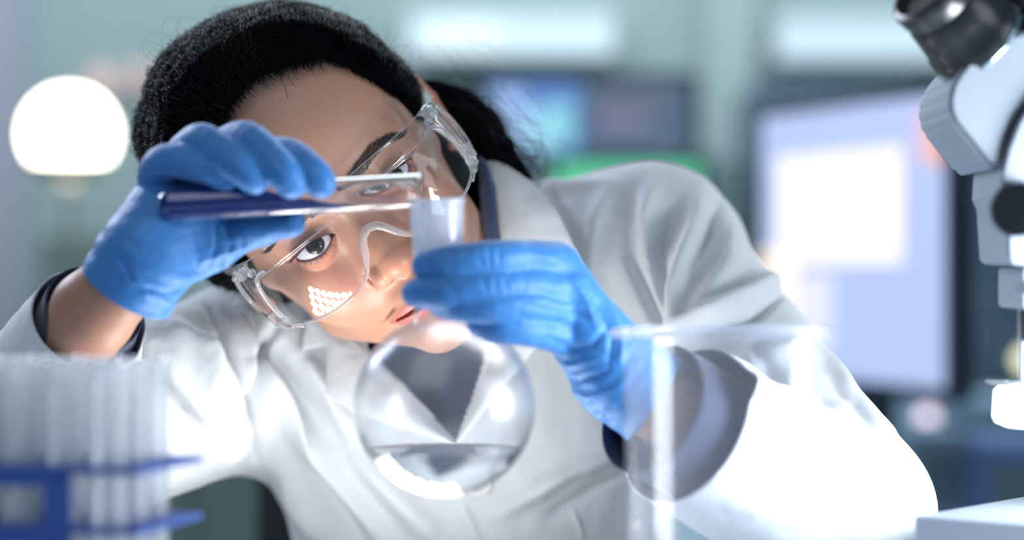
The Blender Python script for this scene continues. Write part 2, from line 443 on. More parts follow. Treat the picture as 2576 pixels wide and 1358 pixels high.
def eyeball(side, gaze):
    n = 96; V = []; F = []
    for i in range(n // 2 + 1):
        th = math.pi * i / (n // 2)
        for j in range(n):
            ph = 2 * math.pi * j / n
            v = np.array([math.sin(th) * math.cos(ph), math.sin(th) * math.sin(ph), math.cos(th)])
            r = ER - 0.1 + 0.9 * max(0, 1 - (th / 0.50) ** 2) ** 1.2
            V.append(v * r / 1000)
    for i in range(n // 2):
        for j in range(n):
            F.append((i * n + j, (i + 1) * n + j, (i + 1) * n + (j + 1) % n, i * n + (j + 1) % n))
    o = new_mesh_obj('eye', np.array(V), F, eye_m)
    c = head2world(np.array([side * 31.0, 0, -12.0]))
    d = head2world(np.array([side * 31.0 + gaze[0], gaze[1], gaze[2] - 12])) - c
    put(person, o)
    o.matrix_world = Matrix.Translation(c) @ Vector(d).to_track_quat('Z', 'Y').to_matrix().to_4x4()
    o.matrix_parent_inverse = parent_matrix(person).inverted(); o.matrix_basis = Matrix.Translation(c) @ Vector(d).to_track_quat('Z', 'Y').to_matrix().to_4x4()
    return o
eyeball(-1, (0.14, 0.26, 1)); eyeball(1, (0.10, 0.26, 1))
# ---------------------------------------------------------------- hair
rng = np.random.default_rng(7)
BUN = np.array((28.0, -30.0, -186.0))
def skull_sdf(p):
    q = p.copy(); q[:, 0] = np.abs(p[:, 0])
    d = ell(q, (0, 30, -92), (75, 86, 93))
    d = smin(d, ell(q, (0, 36, -46), (61, 58, 49)), 14)
    return smin(d, cone(q, (57, -4, -80), (47, -60, -66), 13, 13), 14)
def nz(p, s, seed=0):
    """smooth pseudo noise, about -1..1"""
    r = np.random.default_rng(seed); v = 0
    for k in range(5):
        w = r.normal(size=3); w /= np.linalg.norm(w); f = s * (0.6 + 0.9 * r.random())
        v = v + np.sin((p @ w.astype(f32)) * f + r.random() * 6.28)
    return v / 3.2
def thick(p):
    he = hair_edge(p[:, 0], p[:, 1], p[:, 2])
    t = np.clip((he + 1) / 44, 0, 1) ** 1.15
    side = np.clip((-p[:, 0] + 10) / 60, 0, 1)                      # fuller on her right
    base = -1.5 + t * (12 + 7 * side)
    # twisted rows swept back from the hairline
    a = np.arctan2(p[:, 0], p[:, 1] - 10)
    row = np.abs(np.sin(a * 8.0 + 0.6 * nz(p, 0.03, 3)))
    twist = np.sin(p[:, 2] * 0.42 + a * 30 + 2.0 * row)
    lump = t * side * (4.2 * row ** 0.6 - 1.6 + 1.5 * twist) + t * 1.0 * nz(p, 0.16, 5)
    return base + lump + t * 0.5 * nz(p, 0.5, 9)
def hair_sdf(p):
    d = skull_sdf(p) - thick(p)
    he = hair_edge(p[:, 0], p[:, 1], p[:, 2])
    return np.maximum(d, -he - 1.5)
gv, gf = surface_nets(hair_sdf, (-104, -85, -215), (100, 145, 6), 3.0)
gv = project(hair_sdf, gv, 1, e=0.5, maxd=1.5)
gv, gf = subdivide(gv, gf); gv = project(hair_sdf, gv, 1, e=0.4, maxd=1)
hair_m = mat('black_hair', (0.002, 0.0023, 0.0035), 0.7, Specular_IOR_Level=0.0)
add_noise(hair_m, 220, bump=0.5, bump_dist=0.001, detail=4, stretch=(1, 1, 1))
HAIR = new_mesh_obj('hair', head2world(gv), gf, hair_m); put(person, HAIR)

def strands(name, curves, rad, m, parent):
    """curves: (n,k,3) array of world points; rad: radius in metres, tapering to the tip"""
    n, k, _ = curves.shape
    h = bpy.data.hair_curves.new(name); h.add_curves([k] * n)
    h.attributes['position'].data.foreach_set('vector', curves.astype(f32).ravel())
    r = h.attributes.new('radius', 'FLOAT', 'POINT')
    t = np.linspace(1, 0.25, k)[None] * np.ones((n, 1)) * rad
    r.data.foreach_set('value', t.astype(f32).ravel())
    h.materials.append(m)
    o = bpy.data.objects.new(name, h); C.objects.link(o)
    put(parent, o)
    return o
def hair_mat(name, rough, mel=1.0, coat=0.0):
    m = bpy.data.materials.new(name); m.use_nodes = True; N, L = m.node_tree.nodes, m.node_tree.links; N.clear()
    h = N.new('ShaderNodeBsdfHairPrincipled'); h.parametrization = 'MELANIN'; out = N.new('ShaderNodeOutputMaterial')
    h.inputs['Melanin'].default_value = mel; h.inputs['Melanin Redness'].default_value = 0.3
    h.inputs['IOR'].default_value = 1.2 if rough > 0.2 else 1.33; h.inputs['Roughness'].default_value = rough; h.inputs['Radial Roughness'].default_value = 0.4; h.inputs['Coat'].default_value = coat
    L.new(h.outputs[0], out.inputs[0]); return m
strand_m = hair_mat('hair_strand', 0.30)

def flow(p):
    d = BUN - p; d /= np.linalg.norm(d, axis=1, keepdims=True) + 1e-6
    back = np.array((0.05, 0.35, -1.0)); w = np.clip((p[:, 2:3] + 100) / 80, 0, 1)
    v = d * (1 - w) + back * w + 0.0
    return v / np.linalg.norm(v, axis=1, keepdims=True)
# scalp strands that lie on the hair, growing back from the hairline
vis = gv[:, 2] > -150
cand = gv[vis & (hair_edge(gv[:, 0], gv[:, 1], gv[:, 2]) > -1)]
def grow(seed, steps, step, lift, wob):
    p = seed.copy(); out = [p.copy()]
    ph = rng.random((len(p), 1)) * 6.28
    for i in range(steps):
        v = flow(p)
        v += wob * np.concatenate([np.sin(ph + i * 0.9), np.cos(ph * 1.7 + i * 0.8), np.sin(ph * 2.3 + i)], 1)
        p = p + v * step
        d = (skull_sdf(p.astype(f32)) - thick(p.astype(f32)) - lift)
        e = 0.6; f_ = lambda z: skull_sdf(z.astype(f32))
        g = np.stack([f_(p + np.eye(3)[k] * e) - f_(p - np.eye(3)[k] * e) for k in range(3)], 1) / (2 * e)
        p = p - np.clip(d, -6, 6)[:, None] * g
        out.append(p.copy())
    return np.stack(out, 1)
# tight curls in the twisted rows on her right side
cl = cand[(cand[:, 0] < 20)]; ic = rng.choice(len(cl), 2600)
s0 = grow(cl[ic], 13, 2.6, np.abs(rng.normal(size=2600)) * 1.0 + 0.6, 0.30)
k_ = np.arange(s0.shape[1])[None, :, None]; ph_ = rng.random((2600, 1, 3)) * 6.28
s0 = s0 + np.sin(k_ * (1.1 + 0.5 * rng.random((2600, 1, 1))) + ph_) * (0.7 + 1.2 * rng.random((2600, 1, 1)))
curl_m = hair_mat('curled_hair', 0.16, 1.0, 0.0)
i_ = rng.choice(len(cand), 9000)
s1 = grow(cand[i_] + rng.normal(size=(9000, 3)) * 0.8, 8, 4.2, np.abs(rng.normal(size=9000)) * 0.9 + 0.2, 0.22 + 0.55 * np.clip((-cand[i_][:, :1] + 5) / 60, 0, 1))
# hairline: fine hairs that start in the skin of the forehead
he_ = hair_edge(hv[:, 0], hv[:, 1], hv[:, 2]); fr = (he_ > -13) & (he_ < 5) & (hv[:, 2] > -75) & (np.abs(hv[:, 0]) < 72)
c2 = hv[fr]; i_ = rng.choice(len(c2), 6500)
c2s = c2[i_]; keep_ = rng.random(len(c2s)) < np.clip((hair_edge(c2s[:, 0], c2s[:, 1], c2s[:, 2]) + 13) / 15, 0.02, 1) ** 2.2
c2s = c2s[keep_]
s2 = grow(c2s, 8, 2.8, np.abs(rng.normal(size=len(c2s))) * 0.6 + 0.1, 0.25)
o = strands('hair_strands', head2world(np.concatenate([s1, s2])), 0.00010, strand_m, HAIR)
o['kind'] = 'stuff'
o = strands('curls', head2world(s0), 0.00013, curl_m, HAIR); o['kind'] = 'stuff'
# flyaways standing off the outline
c3 = cand[rng.choice(len(cand), 620)]
e = 0.6; f_ = lambda z: skull_sdf(z.astype(f32))
g3 = np.stack([f_(c3 + np.eye(3)[k] * e) - f_(c3 - np.eye(3)[k] * e) for k in range(3)], 1) / (2 * e)
out = [c3 - g3 * 2]; p = c3 + 0; v = g3 * 0.6 + flow(c3) * 0.8 + rng.normal(size=c3.shape) * 0.5
tw = rng.normal(size=c3.shape); tw /= np.linalg.norm(tw, axis=1, keepdims=True); amp = (0.05 + 0.30 * rng.random((len(c3), 1)))
for i in range(17):
    out.append(p.copy()); v = v / np.linalg.norm(v, axis=1, keepdims=True)
    v = v + amp * np.cross(v, tw) - 0.10 * g3; p = p + v * (1.5 + 1.2 * rng.random((len(c3), 1)))
o = strands('stray_hairs', head2world(np.stack(out, 1)), 0.00009, strand_m, HAIR); o['kind'] = 'stuff'

# ponytail hanging behind her left ear
tail = [Q(1075, 300, 1.50, 26), Q(1130, 320, 1.50, 24), Q(1190, 345, 1.49, 20), Q(1240, 385, 1.48, 15), Q(1290, 430, 1.475, 9), Q(1325, 450, 1.47, 4)]
bun = [Q(1120, 420, 1.50, 30), Q(1175, 400, 1.50, 20), Q(1195, 470, 1.48, 14), Q(1215, 560, 1.47, 9)]
def tail_sdf(p):
    return np.minimum(chain(p, tail, 6), chain(p, bun, 6)) - 2.0 * nz(p, 0.12, 4) - 0.8 * nz(p, 0.4, 6)
tv, tf = surface_nets(tail_sdf, np.array(Q(1000, 620, 1.44)) - (20, 40, 0), np.array(Q(1380, 250, 1.54)) + (20, 40, 10), 3.0)
tv = project(tail_sdf, tv, 1, e=0.6); PT = new_mesh_obj('ponytail', tv / 1000, tf, hair_m); put(person, PT)
T = np.array([t[:3] for t in tail]); n3 = 1500; k3 = 16
tt = np.linspace(0, 1, k3); base = np.stack([np.interp(tt, np.linspace(0, 1, len(T)), T[:, i]) for i in range(3)], 1)
rr = np.interp(tt, np.linspace(0, 1, len(T)), [t[3] for t in tail])
off = rng.normal(size=(n3, 1, 3)) * 0.62; spread = (rr + 3 + 10 * tt ** 2)[None, :, None]
t0 = rng.random((n3, 1)) * 0.55; ln = 0.25 + 0.35 * rng.random((n3, 1)); ts = np.clip(t0 + ln * tt[None], 0, 1.0)
B = np.stack([np.interp(ts, tt, base[:, i]) for i in range(3)], 2); SP = np.interp(ts, tt, spread[0, :, 0])[..., None]
curl = np.stack([np.sin(ts * 16 + off[:, :, 0] * 3), np.cos(ts * 13 + off[:, :, 1] * 4), np.sin(ts * 15 + off[:, :, 2] * 5)], 2) * (1.5 + 4 * ts[..., None])
S3 = B + off * SP + curl
o = strands('ponytail_strands', S3 / 1000, 0.00010, strand_m, PT); o['kind'] = 'stuff'

# eyebrows and lashes
def on_face(P2, z0=40.0):
    """drop (x,y) points of the head frame on to the face from the front"""
    p = np.concatenate([P2, np.full((len(P2), 1), z0)], 1).astype(f32)
    for _ in range(60):
        d = head_sdf(p); p[:, 2] -= np.clip(d * 0.75, -2, 10)
    return p
brow = []; 
lowc = np.array([(10, 14.5), (20, 15.5), (30, 18.2), (41, 17.6), (52, 12.5)]); hic = np.array([(9, 20.5), (17, 24.0), (30, 26.5), (43, 23.5), (52, 14.5)])
for s in (-1, 1):
    n = 850; t = rng.random(n); w = rng.random(n)
    lo_ = np.stack([np.interp(t, np.linspace(0, 1, 5), lowc[:, i]) for i in (0, 1)], 1)
    hi_ = np.stack([np.interp(t, np.linspace(0, 1, 5), hic[:, i]) for i in (0, 1)], 1)
    r0 = lo_ * (1 - w[:, None]) + hi_ * w[:, None]; r0[:, 0] *= s
    ang = np.interp(t, [0, .25, .7, 1], [1.25, 0.75, 0.15, -0.35]) + (0.5 - w) * 0.7 + rng.normal(size=n) * 0.12
    dr = np.stack([np.cos(ang) * s, np.sin(ang)], 1); L_n = 4.5 + 2.5 * rng.random(n)
    root = on_face(r0); pts = []
    for k in range(5):
        q2 = r0 + dr * (L_n * k / 4)[:, None]; pk = on_face(q2); pk[:, 2] += 0.25 + 0.35 * math.sin(math.pi * k / 4 * 0.9); pts.append(pk)
    pts[0][:, 2] -= 0.8; brow.append(np.stack(pts, 1))
brow_m = mat('brow_hair', (0.026, 0.016, 0.013), 0.5)
for s, bb in zip((-1, 1), brow): strands('eyebrow', head2world(bb), 0.00009, brow_m, person)
lash_m = mat('lash', (0.004, 0.004, 0.004), 0.4)
for s in (-1, 1):
    u = np.linspace(-11, 14.8, 120) + rng.normal(size=120) * 0.1; n = 120
    y0 = lid_upper(u) + 0.2; x0 = u + 31; z0 = EYE[2] + np.sqrt(np.clip(13.2 ** 2 - u ** 2 - y0 ** 2, 0, None)) + 0.1
    L_n = np.interp(u, [-12, -4, 8, 15], [4, 6.5, 9.0, 8.0]) * (0.8 + 0.3 * rng.random(n)); fan = u / 15 * 0.75
    pts = []
    for k in range(6):
        t = k / 5; pts.append(np.stack([(x0 + np.sin(fan) * L_n * t), y0 + L_n * (0.75 * t ** 2 - 0.28 * t), z0 + np.cos(fan) * L_n * (0.85 * t - 0.2 * t * t)], 1))
    up_ = np.stack(pts, 1)
    u = np.linspace(-9, 13, 55) + rng.normal(size=55) * 0.2; n = 55
    y0 = lid_lower(u) - 0.3; x0 = u + 31; z0 = EYE[2] + np.sqrt(np.clip(13.2 ** 2 - u ** 2 - y0 ** 2, 0, None)) + 0.1
    L_n = 3.2 * (0.7 + 0.5 * rng.random(n)); fan = u / 15 * 0.8
    pts = [np.stack([x0 + np.sin(fan) * L_n * t, y0 - L_n * 0.75 * t, z0 + np.cos(fan) * L_n * (0.6 * t - 0.15 * t * t)], 1) for t in np.linspace(0, 1, 6)]
    al = np.concatenate([up_, np.stack(pts, 1)]); al[..., 0] *= s
    strands('eyelashes', head2world(al), 0.00011, lash_m, person)
# ---------------------------------------------------------------- clothing
def seg_field(px, py, folds):
    """sum of ridges (+) and creases (-), each a polyline with a width; built round the surface it lies on"""
    out = np.zeros(len(px))
    for pts, A, w in folds:
        pts = np.array(pts, float); n = len(pts) - 1; best = np.full(len(px), 1e9); tb = np.zeros(len(px))
        for i in range(n):
            a, b = pts[i], pts[i + 1]; ab = b - a
            t = np.clip(((px - a[0]) * ab[0] + (py - a[1]) * ab[1]) / (ab @ ab), 0, 1)
            d = np.hypot(px - a[0] - t * ab[0], py - a[1] - t * ab[1])
            m = d < best; best[m] = d[m]; tb[m] = (i + t[m]) / n
        taper = np.clip(np.sin(np.pi * np.clip(tb * 0.92 + 0.04, 0, 1)), 0, 1) ** 0.6
        out += A * np.exp(-(best / w) ** 2) * taper
    return out
def to_px(V):
    """where points (mm, camera at the origin of x and y) sit when seen from the bench side"""
    return 1288 + V[:, 0] / V[:, 1] * FPX, 679 - (V[:, 2] - H * 1000) / V[:, 1] * FPX
def vnormals(V, F):
    n = np.cross(V[F[:, 2]] - V[F[:, 0]], V[F[:, 3]] - V[F[:, 1]]); out = np.zeros_like(V)
    for i in range(4): np.add.at(out, F[:, i], n)
    return out / (np.linalg.norm(out, axis=1, keepdims=True) + 1e-9)

CUFR = Q(226, 795, 1.258); CUFL = Q(1715, 1065, 1.225)
def sleeve(p, a, b, c, r1, r2, r3, k=18):
    d = cone(p, a, b, r1, r2)
    return smin(d, cone(p, b, c, r2, r3), k)
def cut_end(p, d, b, c, r_in, depth=60, wall=2.2):
    """open the sleeve at c: cut square across, then hollow it"""
    b = np.array(b); c = np.array(c); ax = (c - b) / np.linalg.norm(c - b)
    s = (p - c.astype(f32)) @ ax.astype(f32)
    rad = np.sqrt(np.maximum(((p - c.astype(f32)) ** 2).sum(1) - s * s, 0))
    near = rad < r_in * 2.0
    d = np.where(near & (s > -80), smax(d, s, 1.5), d)
    return d
def open_end(V, F, b, c, r, tol=2.2):
    """take away the flat cap a cut end leaves, so the sleeve is a real opening"""
    b = np.array(b, float); c = np.array(c, float); ax = (c - b) / np.linalg.norm(c - b); m = V[F].mean(1) - c
    s = m @ ax; rad = np.sqrt(np.maximum((m ** 2).sum(1) - s * s, 0))
    n = np.cross(V[F[:, 2]] - V[F[:, 0]], V[F[:, 3]] - V[F[:, 1]]); n /= np.linalg.norm(n, axis=1, keepdims=True) + 1e-9
    gone = (s > -tol * 1.6) & (rad < r)
    a = np.zeros(len(V), bool); a[F[gone].ravel()] = True; k = np.zeros(len(V), bool); k[F[~gone].ravel()] = True; e = a & k
    V[e] += ((-tol * 1.3 - (V[e] - c) @ ax)[:, None]) * ax            # even hem line
    return F[~gone]
VN = [(1148, 1112), (1010, 960), (925, 880), (900, 700), (1100, 380), (1180, 350), (1250, 395), (1262, 600), (1250, 760), (1205, 950)]
def in_poly(px, py, poly):
    r = np.zeros(len(px), bool); n = len(poly)
    for i in range(n):
        x1, y1 = poly[i]; x2, y2 = poly[(i + 1) % n]
        c = ((y1 > py) != (y2 > py)) & (px < (x2 - x1) * (py - y1) / (y2 - y1 + 1e-9) + x1); r ^= c
    return r
def coat_sdf(p):
    d = torso_sdf(p, 0)
    d = smin(d, cone(p, Q(1330, 700, 1.56), SHL, 56, 56), 30)
    a = sleeve(p, SHR, ELR, CUFR, 60, 58, 30.5); a = cut_end(p, a, ELR, CUFR, 32)
    b = sleeve(p, SHL, ELL, CUFL, 59, 51, 45); b = cut_end(p, b, ELL, CUFL, 41, 90)
    d = smin(smin(d, a, 26), b, 22)
    d = d + 1.6 * nz(p, 0.022, 11) + 0.8 * nz(p, 0.06, 12)
    return d
cv, cf = surface_nets(coat_sdf, (-470, 1120, H * 1000 - 330), (340, 1740, H * 1000 + 120), 6.0)
cv = project(coat_sdf, cv, 2, e=1.0, maxd=4)
cv, cf = subdivide(cv, cf); cv = project(coat_sdf, cv, 1, e=0.8, maxd=2)
fc = cv[cf].mean(1); cv, cf = subdivide(cv, cf, fc[:, 1] < 1560)
px_, py_ = to_px(cv)
fx, fy = px_[cf].mean(1), py_[cf].mean(1); fd = cv[cf][:, :, 1].mean(1)
cf = cf[~(in_poly(fx, fy, VN) & (fd < 1560))]          # open neckline
cf = open_end(cv, cf, ELR, CUFR, 52); cf = open_end(cv, cf, ELL, CUFL, 62)
folds = [
 # right shoulder in the picture: pleats running down from the shoulder seam
 ([(1340, 455), (1420, 470), (1530, 460)], 3, 14), ([(1395, 480), (1440, 560), (1480, 680)], -2.8, 16),
 ([(1540, 470), (1500, 560), (1490, 700), (1530, 820)], 4, 26), ([(1590, 500), (1580, 640), (1640, 780), (1660, 820)], -4.9, 14),
 ([(1640, 470), (1620, 560), (1640, 680)], 5, 24), ([(1700, 520), (1660, 640), (1670, 800)], -5.6, 13),
 ([(1760, 470), (1740, 600), (1700, 740), (1690, 830)], 7, 26), ([(1812, 500), (1790, 580), (1730, 690)], -4.2, 12),
 ([(1840, 560), (1830, 680), (1740, 800)], 5, 30), ([(1960, 690), (1900, 740), (1800, 790), (1700, 830)], 6, 22),
 ([(1975, 730), (1900, 790), (1780, 830)], -4.2, 14), ([(2050, 840), (1990, 880), (1900, 900)], 4, 22),
 ([(2090, 900), (2140, 1000), (2230, 1080)], 4, 20), ([(2090, 960), (2150, 1020), (2200, 1080)], -4.2, 12),
 ([(2060, 1000), (2120, 1060), (2180, 1110)], -3.5, 10), ([(2250, 1080), (2190, 960), (2110, 880)], 3, 14),
 ([(1900, 870), (1960, 980), (2050, 1080)], -3.5, 20), ([(1780, 900), (1860, 960), (1960, 1010)], 5, 26),
 # left sleeve and its deep folds
 ([(380, 850), (470, 960), (540, 1060)], -4.2, 26), ([(420, 810), (520, 900), (600, 1000)], 5, 24),
 ([(500, 880), (530, 980), (555, 1075)], 7, 18), ([(560, 830), (600, 930), (640, 1040)], -3.5, 12),
 ([(600, 780), (640, 900), (640, 1010)], 4, 18), ([(340, 900), (430, 1040), (520, 1100)], 3, 30),
 ([(640, 1150), (645, 1020), (650, 900), (690, 820)], -9.1, 13), ([(560, 1170), (600, 1110), (630, 1050)], 4, 20),
 ([(520, 760), (560, 820), (580, 900)], -3.5, 12),
 # across the chest
 ([(690, 860), (740, 960), (800, 1090)], -6.3, 22), ([(660, 930), (740, 1060), (860, 1200), (960, 1358)], 9, 32),
 ([(760, 900), (850, 1010), (900, 1100)], 6, 30), ([(700, 1180), (760, 1270), (800, 1358)], 5, 30),
 ([(770, 1120), (850, 1230), (930, 1350)], -4.2, 22), ([(890, 1130), (1000, 1240), (1100, 1358)], 6, 34),
 ([(1570, 1200), (1470, 1250), (1380, 1300)], -3.5, 16), ([(1560, 1140), (1450, 1180), (1330, 1230)], 5, 26),
 ([(1250, 1290), (1350, 1240), (1420, 1190)], 4, 22), ([(1160, 1260), (1185, 1310), (1210, 1370)], 1.6, 7),
 ([(1440, 1280), (1455, 1320), (1470, 1370)], 1.4, 5), ([(1440, 1280), (1510, 1245), (1580, 1205)], 1.4, 5),
]
nrm = vnormals(cv, cf)
front = np.clip(-nrm[:, 1] * 2 + 0.5, 0, 1)
cv = cv + nrm * (np.maximum(np.where(px_ < 1150, 2.3, 1.6) * seg_field(px_, py_, folds), -15) * front + 0.25 * nz(cv.astype(f32), 0.25, 15))[:, None]
coat_m = mat('coat_cotton', (0.60, 0.64, 0.68), 0.85, Sheen_Weight=0.3)
add_noise(coat_m, 900, bump=0.12, bump_dist=0.0005, detail=2)
add_noise(coat_m, 16, bump=0.5, bump_dist=0.010, detail=3)
COAT = new_mesh_obj('lab_coat', cv / 1000, cf, coat_m)
so = COAT.modifiers.new('cloth', 'SOLIDIFY'); so.thickness = 0.0012; so.offset = -1
put(person, COAT)

def coat_hit(px, py, off=4.0, fb=1.45):
    a = P(px, py, 1.2) * 1000; D = P(px, py, 1.8) * 1000 - a; D /= np.linalg.norm(D); t = 0.
    while t < 560:
        d = float(coat_sdf((a + D * t)[None].astype(f32))[0])
        if d < 0.5: return a + D * (t - off)
        t += max(d * 0.6, 0.5)
    return P(px, py, fb) * 1000
def sheet(name, inner, outer, m, parent, nu=40, nv=10, thick=0.002, bulge=3.0, off=4.0, depths=None):
    """cloth flap between two edge lines (pixels of the frame), lying just proud of the coat"""
    def res(pl, n):
        pl = np.array(pl, float); s = np.r_[0, np.cumsum(np.linalg.norm(np.diff(pl[:, :2], axis=0), axis=1))]
        return np.stack([np.interp(np.linspace(0, s[-1], n), s, pl[:, i]) for i in range(pl.shape[1])], 1)
    A, B = res(inner, nu), res(outer, nu); V = []
    for i in range(nu):
        for j in range(nv):
            t = j / (nv - 1); q = A[i] * (1 - t) + B[i] * t
            if len(q) > 2: p = P(q[0], q[1], q[2]) * 1000
            else: p = coat_hit(q[0], q[1], off)
            p = p + np.array([0, -1, 0]) * bulge * math.sin(math.pi * min(1, t * 1.0)) * 1.0
            V.append(p)
    V = np.array(V).reshape(nu, nv, 3)
    for _ in range(2):
        W = V.copy(); W[1:-1, :, 1] = (V[:-2, :, 1] + V[1:-1, :, 1] + V[2:, :, 1]) / 3
        W[:, 1:-1, 1] = (W[:, :-2, 1] + W[:, 1:-1, 1] + W[:, 2:, 1]) / 3; V = W
    F = [(i * nv + j, (i + 1) * nv + j, (i + 1) * nv + j + 1, i * nv + j + 1) for i in range(nu - 1) for j in range(nv - 1)]
    o = new_mesh_obj(name, V.reshape(-1, 3) / 1000, F, m)
    so = o.modifiers.new('cloth', 'SOLIDIFY'); so.thickness = thick; so.offset = 0
    bv_ = o.modifiers.new('soft', 'BEVEL'); bv_.width = 0.0006; bv_.segments = 2; bv_.limit_method = 'ANGLE'
    put(parent, o); return o
sheet('lapel', [(1172, 352, 1.50), (1215, 395, 1.47), (1248, 470, 1.45), (1262, 600, 1.44), (1262, 760, 1.44), (1240, 900, 1.44), (1148, 1114, 1.425)],
      [(1215, 368, 1.50), (1290, 430, 1.46), (1340, 462, 1.45), (1400, 530, 1.435), (1478, 690, 1.425), (1440, 760, 1.425), (1152, 1118, 1.42)], coat_m, COAT, 60, 14, bulge=4)
sheet('lapel', [(800, 790, 1.47), (880, 850, 1.46), (935, 900, 1.45), (1010, 975, 1.44), (1148, 1114, 1.425)],
      [(768, 815, 1.47), (826, 880, 1.455), (820, 992, 1.44), (890, 1036, 1.43), (1140, 1118, 1.42)], coat_m, COAT, 50, 14, bulge=3)
sheet('collar_tab', [(770, 790, 1.475), (850, 800, 1.47)], [(760, 880, 1.465), (826, 868, 1.462)], coat_m, COAT, 10, 10, bulge=2)
# sleeve cuffs' stitched hems and the coat buttons
btn_m = mat('coat_button', (0.75, 0.77, 0.78), 0.35)
def disc_obj(name, c, nrm_, r, h, m, parent, holes=0):
    V = []; F = []; n = 32; prof = [(0, h * 0.5), (r * .55, h * 0.5), (r * .7, h), (r * .92, h), (r, h * .6), (r, 0), (0, 0)]
    for rr, zz in prof:
        for j in range(n): V.append((rr * math.cos(2 * math.pi * j / n), rr * math.sin(2 * math.pi * j / n), zz))
    for i in range(len(prof) - 1):
        for j in range(n): F.append((i * n + j, i * n + (j + 1) % n, (i + 1) * n + (j + 1) % n, (i + 1) * n + j))
    R = Vector(nrm_).to_track_quat('Z', 'Y').to_matrix(); V = np.array(V) @ np.array(R).T + np.array(c)
    o = new_mesh_obj(name, V, F, m); put(parent, o); return o
disc_obj('button', coat_hit(1205, 1215, 1) / 1000, (0.1, -1, 0.1), 0.0085, 0.003, btn_m, COAT)

# ---- navy shirt under the coat
navy = mat('navy_cotton', (0.012, 0.022, 0.065), 0.8, Sheen_Weight=0.2); add_noise(navy, 700, bump=0.15, bump_dist=0.0005)
SFR = Q(243, 768, 1.25); SFL = Q(1630, 1025, 1.215)
def shirt_sdf(p):
    d = torso_sdf(p, -19)
    d = smin(d, cone(p, Q(1330, 700, 1.56), SHL, 44, 40), 30)
    d = smin(d, cone(p, nb_w, tuple(np.array(nb_w) * .55 + np.array(head2world(np.array((0, -60, -98.))) * 1000) * .45), 60, 54), 12)
    a = sleeve(p, SHR, ELR, SFR, 46, 44, 26.5); a = cut_end(p, a, ELR, SFR, 26)
    b = sleeve(p, SHL, ELL, SFL, 46, 42, 36); b = cut_end(p, b, ELL, SFL, 30, 70)
    return smin(smin(d, a, 26), b, 22) + 1.2 * nz(p, 0.05, 21) + 0.5 * nz(p, 0.15, 22)
sv, sf = surface_nets(shirt_sdf, (-450, 1120, H * 1000 - 330), (330, 1740, H * 1000 + 120), 7.0)
sv = project(shirt_sdf, sv, 2, e=1.0, maxd=4); sv, sf = subdivide(sv, sf); sv = project(shirt_sdf, sv, 1, e=1.0, maxd=3)
sf = open_end(sv, sf, ELR, SFR, 46); sf = open_end(sv, sf, ELL, SFL, 56)
SHIRT = new_mesh_obj('shirt', sv / 1000, sf, navy)
so = SHIRT.modifiers.new('cloth', 'SOLIDIFY'); so.thickness = 0.001; so.offset = -1; put(person, SHIRT)
blue = mat('shirt_collar_cloth', (0.055, 0.10, 0.23), 0.75, Sheen_Weight=0.3); add_noise(blue, 700, bump=0.15, bump_dist=0.0005)
sheet('shirt_collar', [(1160, 350, 1.495), (1200, 420, 1.472), (1212, 500, 1.462), (1215, 600, 1.455), (1205, 760, 1.455)],
      [(1180, 355, 1.48), (1230, 420, 1.455), (1248, 500, 1.447), (1254, 600, 1.442), (1245, 780, 1.442)], blue, SHIRT, 30, 8, bulge=3)
# ---------------------------------------------------------------- gloved hands
def G(px, py, dz, rpx, base):
    d = base + dz / 1000.0; p = P(px, py, d) * 1000
    return (p[0], p[1], p[2], rpx * d * 1000 / FPX)
glove_m = mat('nitrile_glove', (0.040, 0.205, 0.53), 0.5, Specular_IOR_Level=0.35, Sheen_Weight=0.15)
add_noise(glove_m, 55, 0.5, (0.035, 0.19, 0.56), bump=0.7, bump_dist=0.003, detail=5, stretch=(1, 1, 1.8), rough=0.55)
add_noise(glove_m, 420, bump=0.12, bump_dist=0.0005, detail=3)
BA = 1.205
handA = dict(
 index=[G(560, 480, 34, 54, BA), G(650, 405, 22, 50, BA), G(722, 392, 4, 45, BA), G(780, 430, -14, 43, BA), G(806, 462, -17, 38, BA)],
 middle=[G(490, 440, 34, 56, BA), G(560, 380, 20, 50, BA), G(620, 352, 0, 46, BA), G(700, 420, -20, 43, BA), G(735, 465, -21, 36, BA)],
 ring=[G(430, 440, 32, 54, BA), G(480, 375, 14, 48, BA), G(520, 360, -2, 46, BA), G(605, 420, -20, 42, BA), G(642, 452, -21, 36, BA)],
 pinky=[G(400, 470, 26, 50, BA), G(395, 430, 12, 44, BA), G(430, 405, 0, 42, BA), G(520, 425, -10, 38, BA), G(570, 455, -8, 33, BA)],
 thumb=[G(430, 640, 22, 62, BA), G(540, 610, 20, 60, BA), G(650, 572, 12, 44, BA), G(735, 562, 2, 34, BA)])
def spline(pts, m=5):
    P_ = np.array(pts, float); out = []; n = len(P_)
    for i in range(n - 1):
        p0, p1, p2, p3 = P_[max(i - 1, 0)], P_[i], P_[i + 1], P_[min(i + 2, n - 1)]
        for t in np.linspace(0, 1, m, endpoint=False):
            out.append(tuple(0.5 * (2 * p1 + (p2 - p0) * t + (2 * p0 - 5 * p1 + 4 * p2 - p3) * t * t + (3 * p1 - p0 - 3 * p2 + p3) * t ** 3)))
    return out + [tuple(P_[-1])]
HA = {k: spline(v) for k, v in handA.items()}
